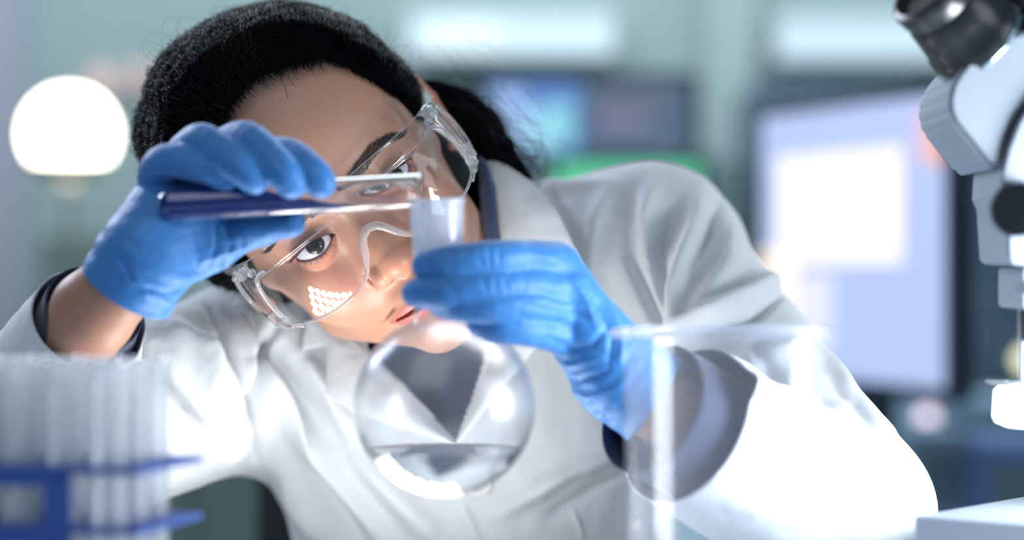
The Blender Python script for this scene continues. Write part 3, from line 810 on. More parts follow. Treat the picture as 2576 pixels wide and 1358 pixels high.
def handA_sdf(p):
    wrist = [G(318, 702, 8, 100, 1.215), G(372, 640, 12, 112, BA), G(425, 560, 22, 104, BA), G(440, 480, 28, 88, BA)]
    d = chain(p, wrist, 12)
    d = smin(d, cone(p, G(520, 520, 28, 1, BA)[:3], G(480, 600, 24, 1, BA)[:3], 19, 20), 12)
    d = smin(d, chain(p, handA['thumb'], 6), 9)
    for n in ('index', 'middle', 'ring', 'pinky'):
        f = chain(p, HA[n], 1.5); d = smin(d, f, 2.2)
    # keep the seam between neighbouring fingers
    return d + 0.25 * nz(p, 0.22, 31) + 0.1 * nz(p, 0.7, 32)
def cuff_cut(p, d, c, ax, r_in, depth=26):
    ax = np.array(ax, float); ax /= np.linalg.norm(ax); c = np.array(c)
    s = (p - c.astype(f32)) @ ax.astype(f32)
    rad = np.sqrt(np.maximum(((p - c.astype(f32)) ** 2).sum(1) - s * s, 0))
    return np.where(rad < 60, smax(d, -s, 1.0), d)
cA = np.array(G(322, 722, 8, 1, 1.215)[:3]); axA = np.array(G(372, 640, 12, 1, BA)[:3]) - cA
def gloveA_sdf(p):
    d = handA_sdf(p)
    c2 = cA + axA / np.linalg.norm(axA) * 8
    d = smin(d, cone(p, cA - axA * 0.3, c2 + axA * 0.25, 27.5, 26), 4)
    # gathered rings at the wrist
    s = (p - cA.astype(f32)) @ (axA / np.linalg.norm(axA)).astype(f32)
    w = np.clip(1 - np.abs(s - 14) / 22, 0, 1)
    d = d - 0.8 * w * np.sin(s * 0.6 + 2.4 * nz(p, 0.06, 33)) * (0.6 + 0.4 * nz(p, 0.04, 34))
    return cuff_cut(p, d, cA - axA * 0.12, axA, 24.5)
def hand_mesh(name, f, lo, hi, folds, end):
    V, F = surface_nets(f, lo, hi, 2.0); V = project(f, V, 2, e=0.4)
    V, F = subdivide(V, F); V = project(f, V, 2, e=0.3)
    F = open_end(V, F, end[0] + end[1], end[0], 45, 1.2)
    px, py = to_px(V); n = vnormals(V, F); fr = np.clip(-n[:, 1] * 2 + 0.4, 0, 1)
    V = V + n * (seg_field(px, py, folds) * fr)[:, None]
    o = new_mesh_obj(name, V / 1000, F, glove_m); put(person, o)
    so = o.modifiers.new('rubber', 'SOLIDIFY'); so.thickness = 0.0003; so.offset = -1; return o
foldsA = [([(370, 430), (420, 425), (470, 440)], -1.3, 7), ([(350, 468), (430, 480), (500, 470)], -1.6, 8), ([(540, 560), (545, 620), (520, 680)], -1.0, 7),
 ([(565, 560), (580, 620), (560, 680)], -1.0, 6), ([(600, 560), (610, 610), (600, 650)], -0.8, 5), ([(450, 700), (520, 690), (590, 660)], 1.0, 8),
 ([(340, 720), (420, 740), (500, 715)], -1.3, 7), ([(330, 690), (370, 740), (450, 770)], 1.2, 9), ([(300, 640), (330, 700), (400, 760)], -1.3, 7),
 ([(480, 590), (500, 650), (480, 700)], -0.8, 7), ([(690, 400), (720, 430)], -0.7, 6), ([(600, 400), (640, 430)], -0.6, 6), ([(640, 620), (560, 640), (500, 660)], 0.8, 8)]
GA = hand_mesh('glove', gloveA_sdf, np.minimum(cA, np.array(Q(240, 830, 1.18))) - (25, 40, 10), np.array(Q(880, 280, 1.26)) + (15, 25, 12), foldsA, (cA - axA * 0.12, axA))
GA['label'] = 'blue glove on the hand gripping the test tube'

BB = 1.205
handB = dict(
 index=[G(1400, 672, 12, 62, BB), G(1330, 652, -4, 48, BB), G(1235, 652, -19, 45, BB), G(1130, 662, -21, 41, BB), G(1070, 668, -16, 34, BB)],
 middle=[G(1430, 740, 12, 58, BB), G(1345, 718, -6, 46, BB), G(1235, 722, -21, 43, BB), G(1120, 736, -22, 42, BB), G(1046, 738, -14, 36, BB)],
 ring=[G(1440, 800, 14, 54, BB), G(1370, 775, -4, 42, BB), G(1280, 772, -20, 40, BB), G(1180, 772, -22, 38, BB), G(1110, 766, -14, 33, BB)],
 pinky=[G(1450, 860, 18, 52, BB), G(1390, 838, 4, 44, BB), G(1310, 828, -13, 40, BB), G(1250, 826, -16, 37, BB), G(1205, 816, -12, 30, BB)],
 thumb=[G(1480, 800, 40, 52, BB), G(1380, 740, 46, 48, BB), G(1250, 690, 38, 42, BB), G(1150, 665, 26, 36, BB), G(1090, 655, 18, 30, BB)])
HB = {k: spline(v) for k, v in handB.items()}
def handB_sdf(p):
    d = chain(p, [G(1640, 1000, 24, 100, BB), G(1560, 945, 24, 108, BB), G(1490, 850, 24, 100, BB)], 12)
    for n in ('index', 'middle', 'ring', 'pinky'):
        d = smin(d, cone(p, G(1540, 920, 20, 1, BB)[:3], handB[n][0][:3], 17, handB[n][0][3]), 8)
    for n in ('index', 'middle', 'ring', 'pinky'): d = smin(d, chain(p, HB[n], 1.5), 2.0)
    d = smin(d, chain(p, handB['thumb'], 6), 4)
    return d + 0.25 * nz(p, 0.22, 41) + 0.1 * nz(p, 0.7, 42)
cB = np.array(G(1655, 1010, 22, 1, BB)[:3]); axB = np.array(G(1560, 945, 22, 1, BB)[:3]) - cB
def gloveB_sdf(p):
    d = handB_sdf(p); d = smin(d, cone(p, cB - axB * 0.3, cB + axB * 0.6, 28, 25), 4)
    s = (p - cB.astype(f32)) @ (axB / np.linalg.norm(axB)).astype(f32)
    w = np.clip(1 - np.abs(s - 20) / 26, 0, 1)
    d = d - 0.55 * w * np.sin(s * 0.62 + 2.6 * nz(p, 0.06, 43)) * (0.6 + 0.4 * nz(p, 0.04, 44))
    return cuff_cut(p, d, cB + axB * 0.02, axB, 25)
foldsB = [([(1205, 640), (1215, 670)], -0.55, 5), ([(1228, 620), (1235, 680)], -0.55, 5), ([(1255, 620), (1258, 680)], -0.55, 5), ([(1215, 700), (1225, 740)], -0.55, 5),
 ([(1245, 690), (1250, 745)], -0.55, 5), ([(1270, 700), (1280, 745)], -0.55, 5), ([(1340, 640), (1400, 650)], 1.0, 7), ([(1300, 790), (1330, 800)], -0.9, 5),
 ([(1380, 850), (1440, 880), (1490, 870), (1530, 820)], -1.8, 9), ([(1360, 880), (1430, 920), (1510, 900)], 1.4, 9), ([(1370, 930), (1450, 960), (1540, 930)], -1.5, 8),
 ([(1400, 970), (1480, 1000), (1570, 970)], 1.5, 9), ([(1440, 1010), (1520, 1040), (1580, 1010)], -1.5, 8), ([(1500, 760), (1540, 850), (1530, 930)], -1.2, 7),
 ([(1530, 760), (1565, 850), (1560, 920)], 1.2, 8), ([(1440, 700), (1480, 760), (1500, 830)], 0.9, 9), ([(1350, 760), (1450, 790), (1480, 800)], -1.4, 7)]
GB = hand_mesh('glove', gloveB_sdf, np.array(Q(1000, 1130, 1.17)) - (5, 20, 20), np.array(Q(1700, 580, 1.27)) + (15, 25, 12), foldsB, (cB + axB * 0.02, axB))
GB['label'] = 'blue glove on the hand closed round the flask neck'
# ---------------------------------------------------------------- safety goggles (head frame, mm)
goggles = empty('safety_goggles', tuple(head2world(np.array([0, 0, 22.0]))))
tag(goggles, 'clear plastic safety goggles worn slantwise across the face', 'goggles')
lens_m = thin_glass('goggle_lens', (0.97, 0.975, 0.98), 1.46, 0.0, haze=0.003, hazecol=(0.85, 0.88, 0.92), gain=1.0)
def real_glass(name, col=(1, 1, 1), ior=1.45, rough=0.02):
    m = mat(name, col, rough, IOR=ior, Transmission_Weight=1.0); return m
rim_m = real_glass('goggle_rim', (0.97, 0.98, 1.0), 1.42)
rim_m.node_tree.nodes['Principled BSDF'].inputs['Transmission Weight'].default_value = 0.86
edge_m = thin_glass('goggle_edge', (0.96, 0.97, 0.99), 1.5, 0.15, haze=0.16, hazecol=(0.9, 0.93, 1.0), gain=1.2)
GA_, GZ0, GZC, GN = 79.0, 22.0, -60.0, 3.1
def gsurf(th):
    """th from -90 (her right side) over 0 (front) to 90 deg -> x, z"""
    s, c = np.sin(np.radians(th)), np.cos(np.radians(th))
    return GA_ * np.sign(s) * np.abs(s) ** (2 / GN), GZC + (GZ0 - GZC) * np.abs(c) ** (2 / GN)
ths = np.linspace(-90, 90, 721); gx_, gz_ = gsurf(ths)
def zx(x):  return np.interp(x, gx_, gz_)
low_x = [0, 5, 8, 11, 15, 19, 24, 32, 45, 56, 64, 71, 76, 79]
low_y = [-4, -6, -10, -16, -22, -26.5, -29, -31, -31.5, -31, -29.5, -27, -22, -20]
lowf = lambda x: np.interp(np.abs(x), low_x, low_y)
topf = lambda x: 13.0 - 2.0 * (np.abs(x) / 60) ** 4
# arc-length samples along the visor
S = np.r_[0, np.cumsum(np.hypot(np.diff(gx_), np.diff(gz_)))]
def gp(s, y, out=0.0):
    x = np.interp(s, S, gx_); z = np.interp(s, S, gz_)
    x2 = np.interp(s + .5, S, gx_); z2 = np.interp(s + .5, S, gz_); t = np.stack([x2 - x, z2 - z], -1); t /= np.linalg.norm(t, axis=-1, keepdims=True) + 1e-9
    bow = (y + 9.0) ** 2 / 230.0                                        # the visor also bows top to bottom
    return np.stack([x - t[..., 1] * (out - bow), y + 0 * x, z + t[..., 0] * (out - bow)], -1)
SM = S[-1] / 2
def patch(name, s0, s1, ylo, yhi, m, ns=160, ny=16, thick=1.8, out=0.0):
    ss = np.linspace(s0, s1, ns); V = []
    for s in ss:
        x = float(np.interp(s, S, gx_)); a, b = ylo(x, s), yhi(x, s)
        for j in range(ny):
            y = a + (b - a) * j / (ny - 1); V.append(gp(s, y, out))
    F = [(i * ny + j, (i + 1) * ny + j, (i + 1) * ny + j + 1, i * ny + j + 1) for i in range(ns - 1) for j in range(ny - 1)]
    o = new_mesh_obj(name, head2world(np.array(V)), F, m)
    so = o.modifiers.new('wall', 'SOLIDIFY'); so.thickness = thick / 1000; so.offset = 0
    put(goggles, o); return o
side_s = 62.0     # arc length of the lens either side of the middle
patch('lens', SM - 84, SM + 84, lambda x, s: lowf(x), lambda x, s: topf(x), lens_m, 260, 18)
for sg in (-1, 1):
    patch('side_shield', *( (SM - 84.5, SM - 150) if sg < 0 else (SM + 84.5, SM + 150)),
          lambda x, s: -22 + 0.10 * (abs(s - SM) - 84), lambda x, s: 12.0 - 0.06 * (abs(s - SM) - 84), lens_m, 50, 12)
def tube(name, pts, r, m, parent, n=10, flat=1.0, up=None, closed=False):
    pts = np.asarray(pts, float); k = len(pts); V = []
    T = np.gradient(pts, axis=0); T /= np.linalg.norm(T, axis=1, keepdims=True) + 1e-9
    ref = np.array(up if up is not None else (0.1, 0.2, 1.0))
    rs = np.broadcast_to(np.asarray(r, float), (k,))
    for i in range(k):
        a = np.cross(T[i], ref); a /= np.linalg.norm(a) + 1e-9; b = np.cross(T[i], a)
        for j in range(n):
            t = 2 * math.pi * j / n; V.append(pts[i] + rs[i] * (a * math.cos(t) + b * math.sin(t) * flat))
    F = [(i * n + j, i * n + (j + 1) % n, (i + 1) * n + (j + 1) % n, (i + 1) * n + j) for i in range(k - 1) for j in range(n)]
    F += [tuple(range(n))[::-1], tuple(range((k - 1) * n, k * n))]
    return new_mesh_obj(name, np.array(V), F, m), None
def htube(name, pts, r, parent=goggles, m=None, flat=1.0, up=(0, 0, 1)):
    W = head2world(np.asarray(pts)) ; upw = head2world(np.array(up, float) * 1.0) - head2world(np.zeros(3))
    o, _ = tube(name, W, np.asarray(r) / 1000, m or rim_m, None, 12, flat, upw); put(parent, o); return o
ss = np.linspace(SM - 84, SM + 84, 220); xs = np.interp(ss, S, gx_)
# lower rim with the thick moulded nose arch, upper rim edges and shelf
lowpts = gp(ss, lowf(xs), 0.0); rr = 0.9 + 1.7 * np.exp(-(xs / 17.0) ** 4)
htube('lower_rim', lowpts, rr)
htube('upper_rim', gp(ss, topf(xs), 0), 0.6, m=edge_m)
# shelf above the lens, leaning back to the brow
V = []; ns = 160
for s in np.linspace(SM - 80, SM + 80, ns):
    x = float(np.interp(s, S, gx_)); f = gp(s, topf(x)); 
    bk = np.array([x * 0.985, 25.0 - 4.5 * (abs(x) / 70) ** 3, f[2] - 5 - 0.5])
    for j in range(6):
        t = j / 5; V.append(f * (1 - t) + bk * t)
o = new_mesh_obj('top_shelf', head2world(np.array(V)), [(i * 6 + j, (i + 1) * 6 + j, (i + 1) * 6 + j + 1, i * 6 + j + 1) for i in range(ns - 1) for j in range(5)], lens_m)
so = o.modifiers.new('wall', 'SOLIDIFY'); so.thickness = 0.0016; so.offset = 0; put(goggles, o)
htube('brow_edge', np.array(V).reshape(ns, 6, 3)[:, 5], 0.45, m=edge_m)
# rounded inner frame where lens meets side shield, outer frame of the shield, hinge, vent, temple
def blocky(name, c, size, parent, m, rot=0.0, bev=0.8):
    import bmesh
    bm = bmesh.new(); bmesh.ops.create_cube(bm, size=1)
    for v in bm.verts: v.co = Vector((v.co.x * size[0], v.co.y * size[1], v.co.z * size[2]))
    bmesh.ops.bevel(bm, geom=bm.edges[:], offset=bev, segments=2, affect='EDGES')
    V = np.array([v.co[:] for v in bm.verts]); F = [tuple(v.index for v in f.verts) for f in bm.faces]; bm.free()
    cr, sr = math.cos(rot), math.sin(rot); R = np.array([[cr, 0, sr], [0, 1, 0], [-sr, 0, cr]])
    o = new_mesh_obj(name, head2world(V @ R.T + np.array(c)), F, m, smooth=False); put(parent, o); return o
for sg in (-1, 1):
    a = np.linspace(0, 1, 40)
    def at(ds, y, out=0): return gp(np.array([SM + sg * ds]), np.array([float(y)]), out)[0]
    frame = [at(66, 12), at(71, 12), at(76, 11), at(80, 8), at(83, 3), at(85, -4), at(86, -12), at(86, -20), at(84, -26), at(80, -29), at(74, -30)]
    fr = np.array(frame); tt = np.linspace(0, len(fr) - 1, 60); frs = np.stack([np.interp(tt, range(len(fr)), fr[:, i]) for i in range(3)], 1)
    for _ in range(4): frs[1:-1] = (frs[:-2] + 2 * frs[1:-1] + frs[2:]) / 4
    htube('corner_rib', frs, 1.5, flat=0.7)
    outer = [at(80, 20, 1), at(92, 19, 2), at(104, 14, 3), at(116, 2, 3.5), at(122, -10, 3.5), at(118, -19, 3), at(108, -24, 2), at(96, -27, 1), at(84, -29, 0)]
    fr = np.array(outer); tt = np.linspace(0, len(fr) - 1, 60); frs = np.stack([np.interp(tt, range(len(fr)), fr[:, i]) for i in range(3)], 1)
    for _ in range(6): frs[1:-1] = (frs[:-2] + 2 * frs[1:-1] + frs[2:]) / 4
    htube('shield_rim', frs, 1.6, flat=1.6)
    hc = at(88, 16, 2); ang = sg * 1.1
    hb = blocky('hinge', hc, (5, 8, 9), goggles, rim_m, ang)
    b2 = blocky('hinge_pin', hc + (sg * 2.2, 0, 0), (3.4, 3.4, 10), hb, rim_m, ang, 0.5)
    blocky('hinge_tab', at(80, 13.5, 0), (3, 4, 5), goggles, rim_m, ang, 0.6)
    vb = blocky('vent_block', at(98, -21, 0), (4, 9, 8), goggles, rim_m, ang + 0.3, 0.5)
    blocky('vent_slot', at(90, -25, 0.5), (4, 6, 6), goggles, rim_m, ang, 0.5)
    # temple arm back over the ear
    x0, z0 = hc[0], hc[2]
    arm = np.array([(x0, 16, z0), (sg * 82, 16.5, -50), (sg * 83, 16, -75), (sg * 82, 13, -100), (sg * 80, 2, -118)])
    tt = np.linspace(0, 4, 30); ap = np.stack([np.interp(tt, range(5), arm[:, i]) for i in range(3)], 1)
    V = []
    for i, p in enumerate(ap):
        hgt = np.interp(i, [0, 8, 20, 29], [5.5, 4.0, 2.6, 1.6])
        V += [p + (-1.0, -hgt, 0), p + (1.0, -hgt, 0), p + (1.0, hgt, 0), p + (-1.0, hgt, 0)]
    F = [(i * 4 + j, (i + 1) * 4 + j, (i + 1) * 4 + (j + 1) % 4, i * 4 + (j + 1) % 4) for i in range(29) for j in range(4)] + [(3, 2, 1, 0), (116, 117, 118, 119)]
    o = new_mesh_obj('temple', head2world(np.array(V)), F, lens_m, smooth=False); put(goggles, o)
# ---------------------------------------------------------------- glassware
def lathe(name, prof, mat_, axis_loc, n=96, parent=None, tilt=None, caps=True):
    """prof: (r, z) mm from one end to the other; built at axis_loc (m)"""
    V = []; F = []
    for r, z in prof:
        for j in range(n): V.append((r * math.cos(2 * math.pi * j / n), r * math.sin(2 * math.pi * j / n), z))
    k = len(prof)
    F = [(i * n + j, i * n + (j + 1) % n, (i + 1) * n + (j + 1) % n, (i + 1) * n + j) for i in range(k - 1) for j in range(n)]
    V = np.array(V) / 1000
    if tilt is not None: V = V @ np.array(tilt).T
    o = new_mesh_obj(name, V, F, mat_)
    bpy_merge(o)
    if parent is not None: o.parent = parent
    elif axis_loc is not None: o.location = axis_loc
    return o
def bpy_merge(o):
    import bmesh
    bm = bmesh.new(); bm.from_mesh(o.data); bmesh.ops.remove_doubles(bm, verts=bm.verts, dist=1e-7)
    bmesh.ops.recalc_face_normals(bm, faces=bm.faces); bm.to_mesh(o.data); bm.free()
def axis_rot(d):
    return np.array(Vector(d).to_track_quat('Z', 'Y').to_matrix())

clear = thin_glass('clear_glass', (0.985, 0.99, 0.995), 1.5, 0.26, haze=0.02, hazecol=(0.8, 0.85, 0.95), gain=1.35)
frost = thin_glass('ground_glass', (0.95, 0.97, 1.0), 1.5, 0.25, haze=0.42, hazecol=(0.78, 0.83, 0.92), gain=1.0)
N, L = frost.node_tree.nodes, frost.node_tree.links
# flask
FC = P(1118, 1021, 1.20); TOP = P(1097, 500, 1.20)
ax = TOP - FC; Lf = np.linalg.norm(ax) * 1000; ax = ax / np.linalg.norm(ax); RT = axis_rot(ax)
flask = empty('round_bottom_flask', tuple(FC - np.array([0, 0, 0.048])))
tag(flask, 'round-bottomed glass flask with frosted neck held in a blue glove, clear liquid inside', 'flask')
R0 = 48.0; rn = 13.0; th = 1.6
a0 = math.asin((rn + 5) / R0)
outp = [(R0 * math.sin(a), -R0 * math.cos(a)) for a in np.linspace(0.0005, math.pi - a0, 90)]
zs = outp[-1][1]; outp += [(rn + 5 - 5 * math.sin(t), zs + 9 * (1 - math.cos(t)) + 3 * t) for t in np.linspace(0.1, math.pi / 2, 12)]
zb = outp[-1][1]; outp += [(rn - 0.3, zb + 6)]
inn = [((R0 - th) * math.sin(a), -(R0 - th) * math.cos(a)) for a in np.linspace(0.0005, math.pi - a0, 80)]
zi = inn[-1][1]; inn += [(inn[-1][0] - 4.6 * math.sin(t), zi + 9 * (1 - math.cos(t)) + 3 * t) for t in np.linspace(0.1, math.pi / 2, 12)]
inn += [(rn - 1.9, zb + 6)]
bulb = lathe('bulb', outp + inn[::-1], clear, None, tilt=RT); bulb.location = FC
put(flask, bulb); bulb.matrix_parent_inverse = parent_matrix(flask).inverted(); 
nk = [(rn - 0.3, zb + 6), (rn, zb + 12), (rn + 1.2, Lf - 12), (rn + 1.5, Lf - 4), (rn + 2.2, Lf - 3), (rn + 2.4, Lf - 1.5), (rn + 2.0, Lf), (rn + 0.4, Lf), (rn - 0.2, Lf - 3), (rn - 0.8, Lf - 14), (rn - 1.9, zb + 6)]
neck = lathe('neck', nk, frost, None, tilt=RT); neck.location = FC; put(flask, neck)
water_m = mat('flask_liquid', (0.93, 0.97, 1.0), 0.0, IOR=1.33, Transmission_Weight=1.0)
# the liquid lies level in the tilted bulb
zl = -22.6; ra = R0 - th + 0.05; al = math.acos(-zl / ra)
wp = [(ra * math.sin(a), -ra * math.cos(a)) for a in np.linspace(0.0005, al, 60)] + [(ra * math.sin(al) * t, zl - 0.9 * (1 - t ** 14)) for t in np.linspace(0.995, 0.0, 24)]
wp = [(max(r, 0.0002), z) for r, z in wp]
water = lathe('liquid', wp, water_m, None); water.location = FC; put(flask, water); water['label'] = 'clear liquid filling the lowest fifth of the bulb'

# test tube with the blue liquid, being tipped into the flask
A_ = P(438, 515, 1.20); B_ = P(1066, 479, 1.20); td = B_ - A_; Lt = np.linalg.norm(td) * 1000; td /= np.linalg.norm(td); RTt = axis_rot(td)
tube_e = empty('test_tube', tuple((A_ + B_) / 2)); tag(tube_e, 'glass test tube of dark blue liquid pinched in a glove and tipped over the flask', 'test tube')
rt = 9.4
def tube_prof(r, L, w=1.1, lip=1.0):
    o_ = [(r * math.sin(a), r - r * math.cos(a)) for a in np.linspace(0.0005, math.pi / 2, 20)] + [(r, L - 3), (r + lip * 0.6, L - 1.8), (r + lip, L - 0.9), (r + lip * 0.5, L)]
    i_ = [((r - w) * math.sin(a), r - (r - w) * math.cos(a)) for a in np.linspace(0.0005, math.pi / 2, 20)] + [(r - w, L - 2), (r - w + 0.6, L)]
    return o_ + i_[::-1]
g = lathe('glass_wall', tube_prof(rt, Lt + rt, 1.3, 1.0), real_glass('tube_clear_glass', (0.98, 0.985, 1.0), 1.47, 0.02), None, tilt=RTt); g.location = A_ - td * rt / 1000; put(tube_e, g)
blue_m = mat('blue_liquid', (0.0005, 0.045, 0.36), 0.0, IOR=1.33, Transmission_Weight=0.3)
b_n = blue_m.node_tree; b_p = b_n.nodes['Principled BSDF']
# body of liquid: a tilted cut through the bore, running out along the lower wall
n = 48; rb = rt - 1.35; V = []; F = []; K = 70
up = np.array([0, 0, 1.0]); up -= td * (up @ td); up /= np.linalg.norm(up); sd = np.cross(td, up)
for i in range(K + 1):
    z = i / K * 113.0
    lvl = np.interp(z, [0, 44, 60, 78, 113], [0.97, 0.93, 0.45, -0.15, -0.97]) * rb     # height of the free surface over the axis
    rad = rb * math.sqrt(max(0.0004, 1 - (max(0, 1 - z / rb)) ** 2))
    for j in range(n):
        t = 2 * math.pi * j / n; a_, b2 = rad * math.cos(t), rad * math.sin(t)
        if b2 > lvl: 
            hw_ = math.sqrt(max(0, rad * rad - min(lvl, rad) ** 2)) if abs(lvl) < rad else 0.02
            a_ = math.copysign(min(abs(a_), hw_), a_); b2 = lvl
        V.append(A_ + (td * (z - rt + 1.2) + sd * a_ + up * b2) / 1000)
F = [(i * n + j, i * n + (j + 1) % n, (i + 1) * n + (j + 1) % n, (i + 1) * n + j) for i in range(K) for j in range(n)] + [tuple(range(n)), tuple(range(K * n, K * n + n))[::-1]]
lq = new_mesh_obj('blue_liquid', np.array(V), F, blue_m); bpy_merge(lq); put(tube_e, lq); lq['label'] = 'dark blue liquid running thin towards the mouth'

# beaker in the right foreground
TB = H - 0.195            # bench top height
BC = P(1832, 679, 1.11); BC[2] = TB + 0.001
zr = 1000 * (H - (830 - 679) * 1.11 / FPX - BC[2])
beaker = empty('beaker', tuple(BC)); tag(beaker, 'large clear glass beaker standing on the bench before the blurred sleeve', 'beaker')
RB = 48.5; w = 1.9
bo = [(0.001, 0), (RB - 7, 0), (RB - 3, 1.2), (RB - 0.8, 4), (RB, 9), (RB, zr - 6), (RB + 0.6, zr - 3), (RB + 2.0, zr - 1), (RB + 2.2, zr), (RB + 1.2, zr + 0.9), (RB - 0.6, zr - 0.4), (RB - w, zr - 5), (RB - w, 10), (RB - w - 2, 5), (RB - 9, 3.2), (0.001, 3.0)]
bk = lathe('glass_wall', bo, thin_glass('beaker_glass', (0.975, 0.98, 0.99), 1.5, 0.09, haze=0.035, hazecol=(0.85, 0.9, 1.0), gain=0.3), None, 128)
me = bk.data                                   # pull out the pouring spout at the left
for v in me.vertices:
    if v.co.z * 1000 > zr - 14:
        a = math.atan2(v.co.y, v.co.x); da = abs((a - math.radians(183) + math.pi) % (2 * math.pi) - math.pi)
        k_ = math.exp(-(da / 0.16) ** 2) * ((v.co.z * 1000 - zr + 14) / 14) ** 1.5
        v.co.x *= 1 + 0.14 * k_; v.co.y *= 1 + 0.14 * k_; v.co.z -= 0.0012 * k_
bk.location = BC; put(beaker, bk)
rim_p = [(RB + 1.0 + 2.1 * math.cos(t), zr - 0.2 + 1.7 * math.sin(t)) for t in np.linspace(0, 2 * math.pi, 17)]
rm = lathe('rim', rim_p, thin_glass('beaker_rim_glass', (0.95, 0.96, 1.0), 1.5, 0.15, haze=0.28, hazecol=(0.8, 0.84, 0.98), gain=1.5), None, 128)
for v in rm.data.vertices:
    a = math.atan2(v.co.y, v.co.x); da = abs((a - math.radians(183) + math.pi) % (2 * math.pi) - math.pi); k_ = math.exp(-(da / 0.16) ** 2)
    v.co.x *= 1 + 0.14 * k_; v.co.y *= 1 + 0.14 * k_; v.co.z -= 0.0012 * k_
rm.location = BC; put(beaker, rm)

# rack of empty test tubes in the left foreground
rk_m = mat('rack_blue_plastic', (0.026, 0.095, 0.40), 0.5); 
rack = empty('test_tube_rack', (0, 0, 0)); rx0 = P(345, 1170, 1.02)
ang = math.radians(14)
E1 = np.array([math.cos(ang), -math.sin(ang), 0]); E2 = np.array([math.sin(ang), math.cos(ang), 0])
# corner: front right corner of the plates
RC = P(318, 679, 1.005); RC[2] = TB
rack.location = RC
tag(rack, 'blue plastic test tube rack at the lower left corner, full of empty tubes', 'rack')
import bmesh
def rbox(name, x0, x1, y0, y1, z0, z1, m, parent, bev=0.0008, at=None, e1=None, e2=None):
    bm = bmesh.new(); bmesh.ops.create_cube(bm, size=1)
    for v in bm.verts:
        v.co = Vector(((x0 + x1) / 2 + v.co.x * (x1 - x0), (y0 + y1) / 2 + v.co.y * (y1 - y0), (z0 + z1) / 2 + v.co.z * (z1 - z0)))
    if bev: bmesh.ops.bevel(bm, geom=bm.edges[:], offset=bev, segments=3, affect='EDGES', profile=0.6)
    V = np.array([v.co[:] for v in bm.verts]); F = [tuple(v.index for v in f.verts) for f in bm.faces]; bm.free()
    if e1 is not None: V = V[:, :1] * e1 + V[:, 1:2] * e2 + V[:, 2:] * np.array([0, 0, 1.0]) + at
    o = new_mesh_obj(name, V, F, m, smooth=False)
    if parent: put(parent, o)
    return o
zt = H - (1172 - 679) * 1.02 / FPX - TB; zm = H - (1322 - 679) * 1.02 / FPX - TB
NX, NY, PT_ = 6, 3, 0.0225
rw, rd = NX * PT_ + 0.006, NY * PT_ + 0.008
def plate(z, holes=True):
    """tray with round holes"""
    V = []; F = []; cells = []
    bm = bmesh.new(); t = 0.0028
    res = 24
    for ix in range(NX):
        for iy in range(NY):
            cx = -0.003 - PT_ * (ix + 0.5); cy = 0.004 + PT_ * (iy + 0.5); h = PT_ / 2
            x0, x1 = cx - h - (0.003 if ix == NX - 1 else 0), cx + h + (0.009 if ix == 0 else 0)
            y0, y1 = cy - h - (0.004 if iy == 0 else 0), cy + h + (0.004 if iy == NY - 1 else 0)
            ring = []
            for k in range(res):
                a = 2 * math.pi * k / res; c, s = math.cos(a), math.sin(a); m_ = max(abs(c), abs(s))
                ox = cx + (c / m_) * ((x1 - cx) if c > 0 else (cx - x0)); oy = cy + (s / m_) * ((y1 - cy) if s > 0 else (cy - y0))
                ring.append((bm.verts.new((ox, oy, z)), bm.verts.new((cx + 0.0098 * c, cy + 0.0098 * s, z)), bm.verts.new((cx + 0.0098 * c, cy + 0.0098 * s, z - t)), bm.verts.new((ox, oy, z - t))))
            for k in range(res):
                a, b = ring[k], ring[(k + 1) % res]
                bm.faces.new((a[0], b[0], b[1], a[1])); bm.faces.new((a[1], b[1], b[2], a[2])); bm.faces.new((a[2], b[2], b[3], a[3])); bm.faces.new((a[3], b[3], b[0], a[0]))
    V = np.array([v.co[:] for v in bm.verts]); F = []
    for i, v in enumerate(bm.verts): v.index = i
    F = [tuple(v.index for v in f.verts) for f in bm.faces]; bm.free()
    V = V[:, :1] * E1 + V[:, 1:2] * E2 + V[:, 2:] * np.array([0, 0, 1.0]) + RC
    o = new_mesh_obj('tray', V, F, rk_m, smooth=False); bpy_merge(o); put(rack, o)
    return o
plate(zt); plate(zm); 
rbox('base', -rw, 0.006, 0, rd, 0, 0.004, rk_m, rack, at=RC, e1=E1, e2=E2)
for z0, z1 in ((0.004, zm - 0.0028), (zm, zt - 0.0028)):
    for x in (-0.0285, -0.075, -0.1325):                        # uprights of the front and back walls
        rbox('upright', x - 0.0115, x + 0.001, 0.0005, 0.0025, z0, z1, rk_m, rack, 0.0004, RC, E1, E2)
        rbox('upright', x - 0.0115, x + 0.001, rd - 0.003, rd - 0.001, z0, z1, rk_m, rack, 0.0004, RC, E1, E2)
    rbox('rail', -rw, -0.028, 0.0005, 0.0025, z1 - 0.006, z1, rk_m, rack, 0.0004, RC, E1, E2)
rack_glass = thin_glass('tube_glass', (0.97, 0.98, 0.99), 1.5, 0.0, haze=0.24, hazecol=(0.95, 0.98, 1.0), gain=2.2)
proto = None; rngt = np.random.default_rng(3)
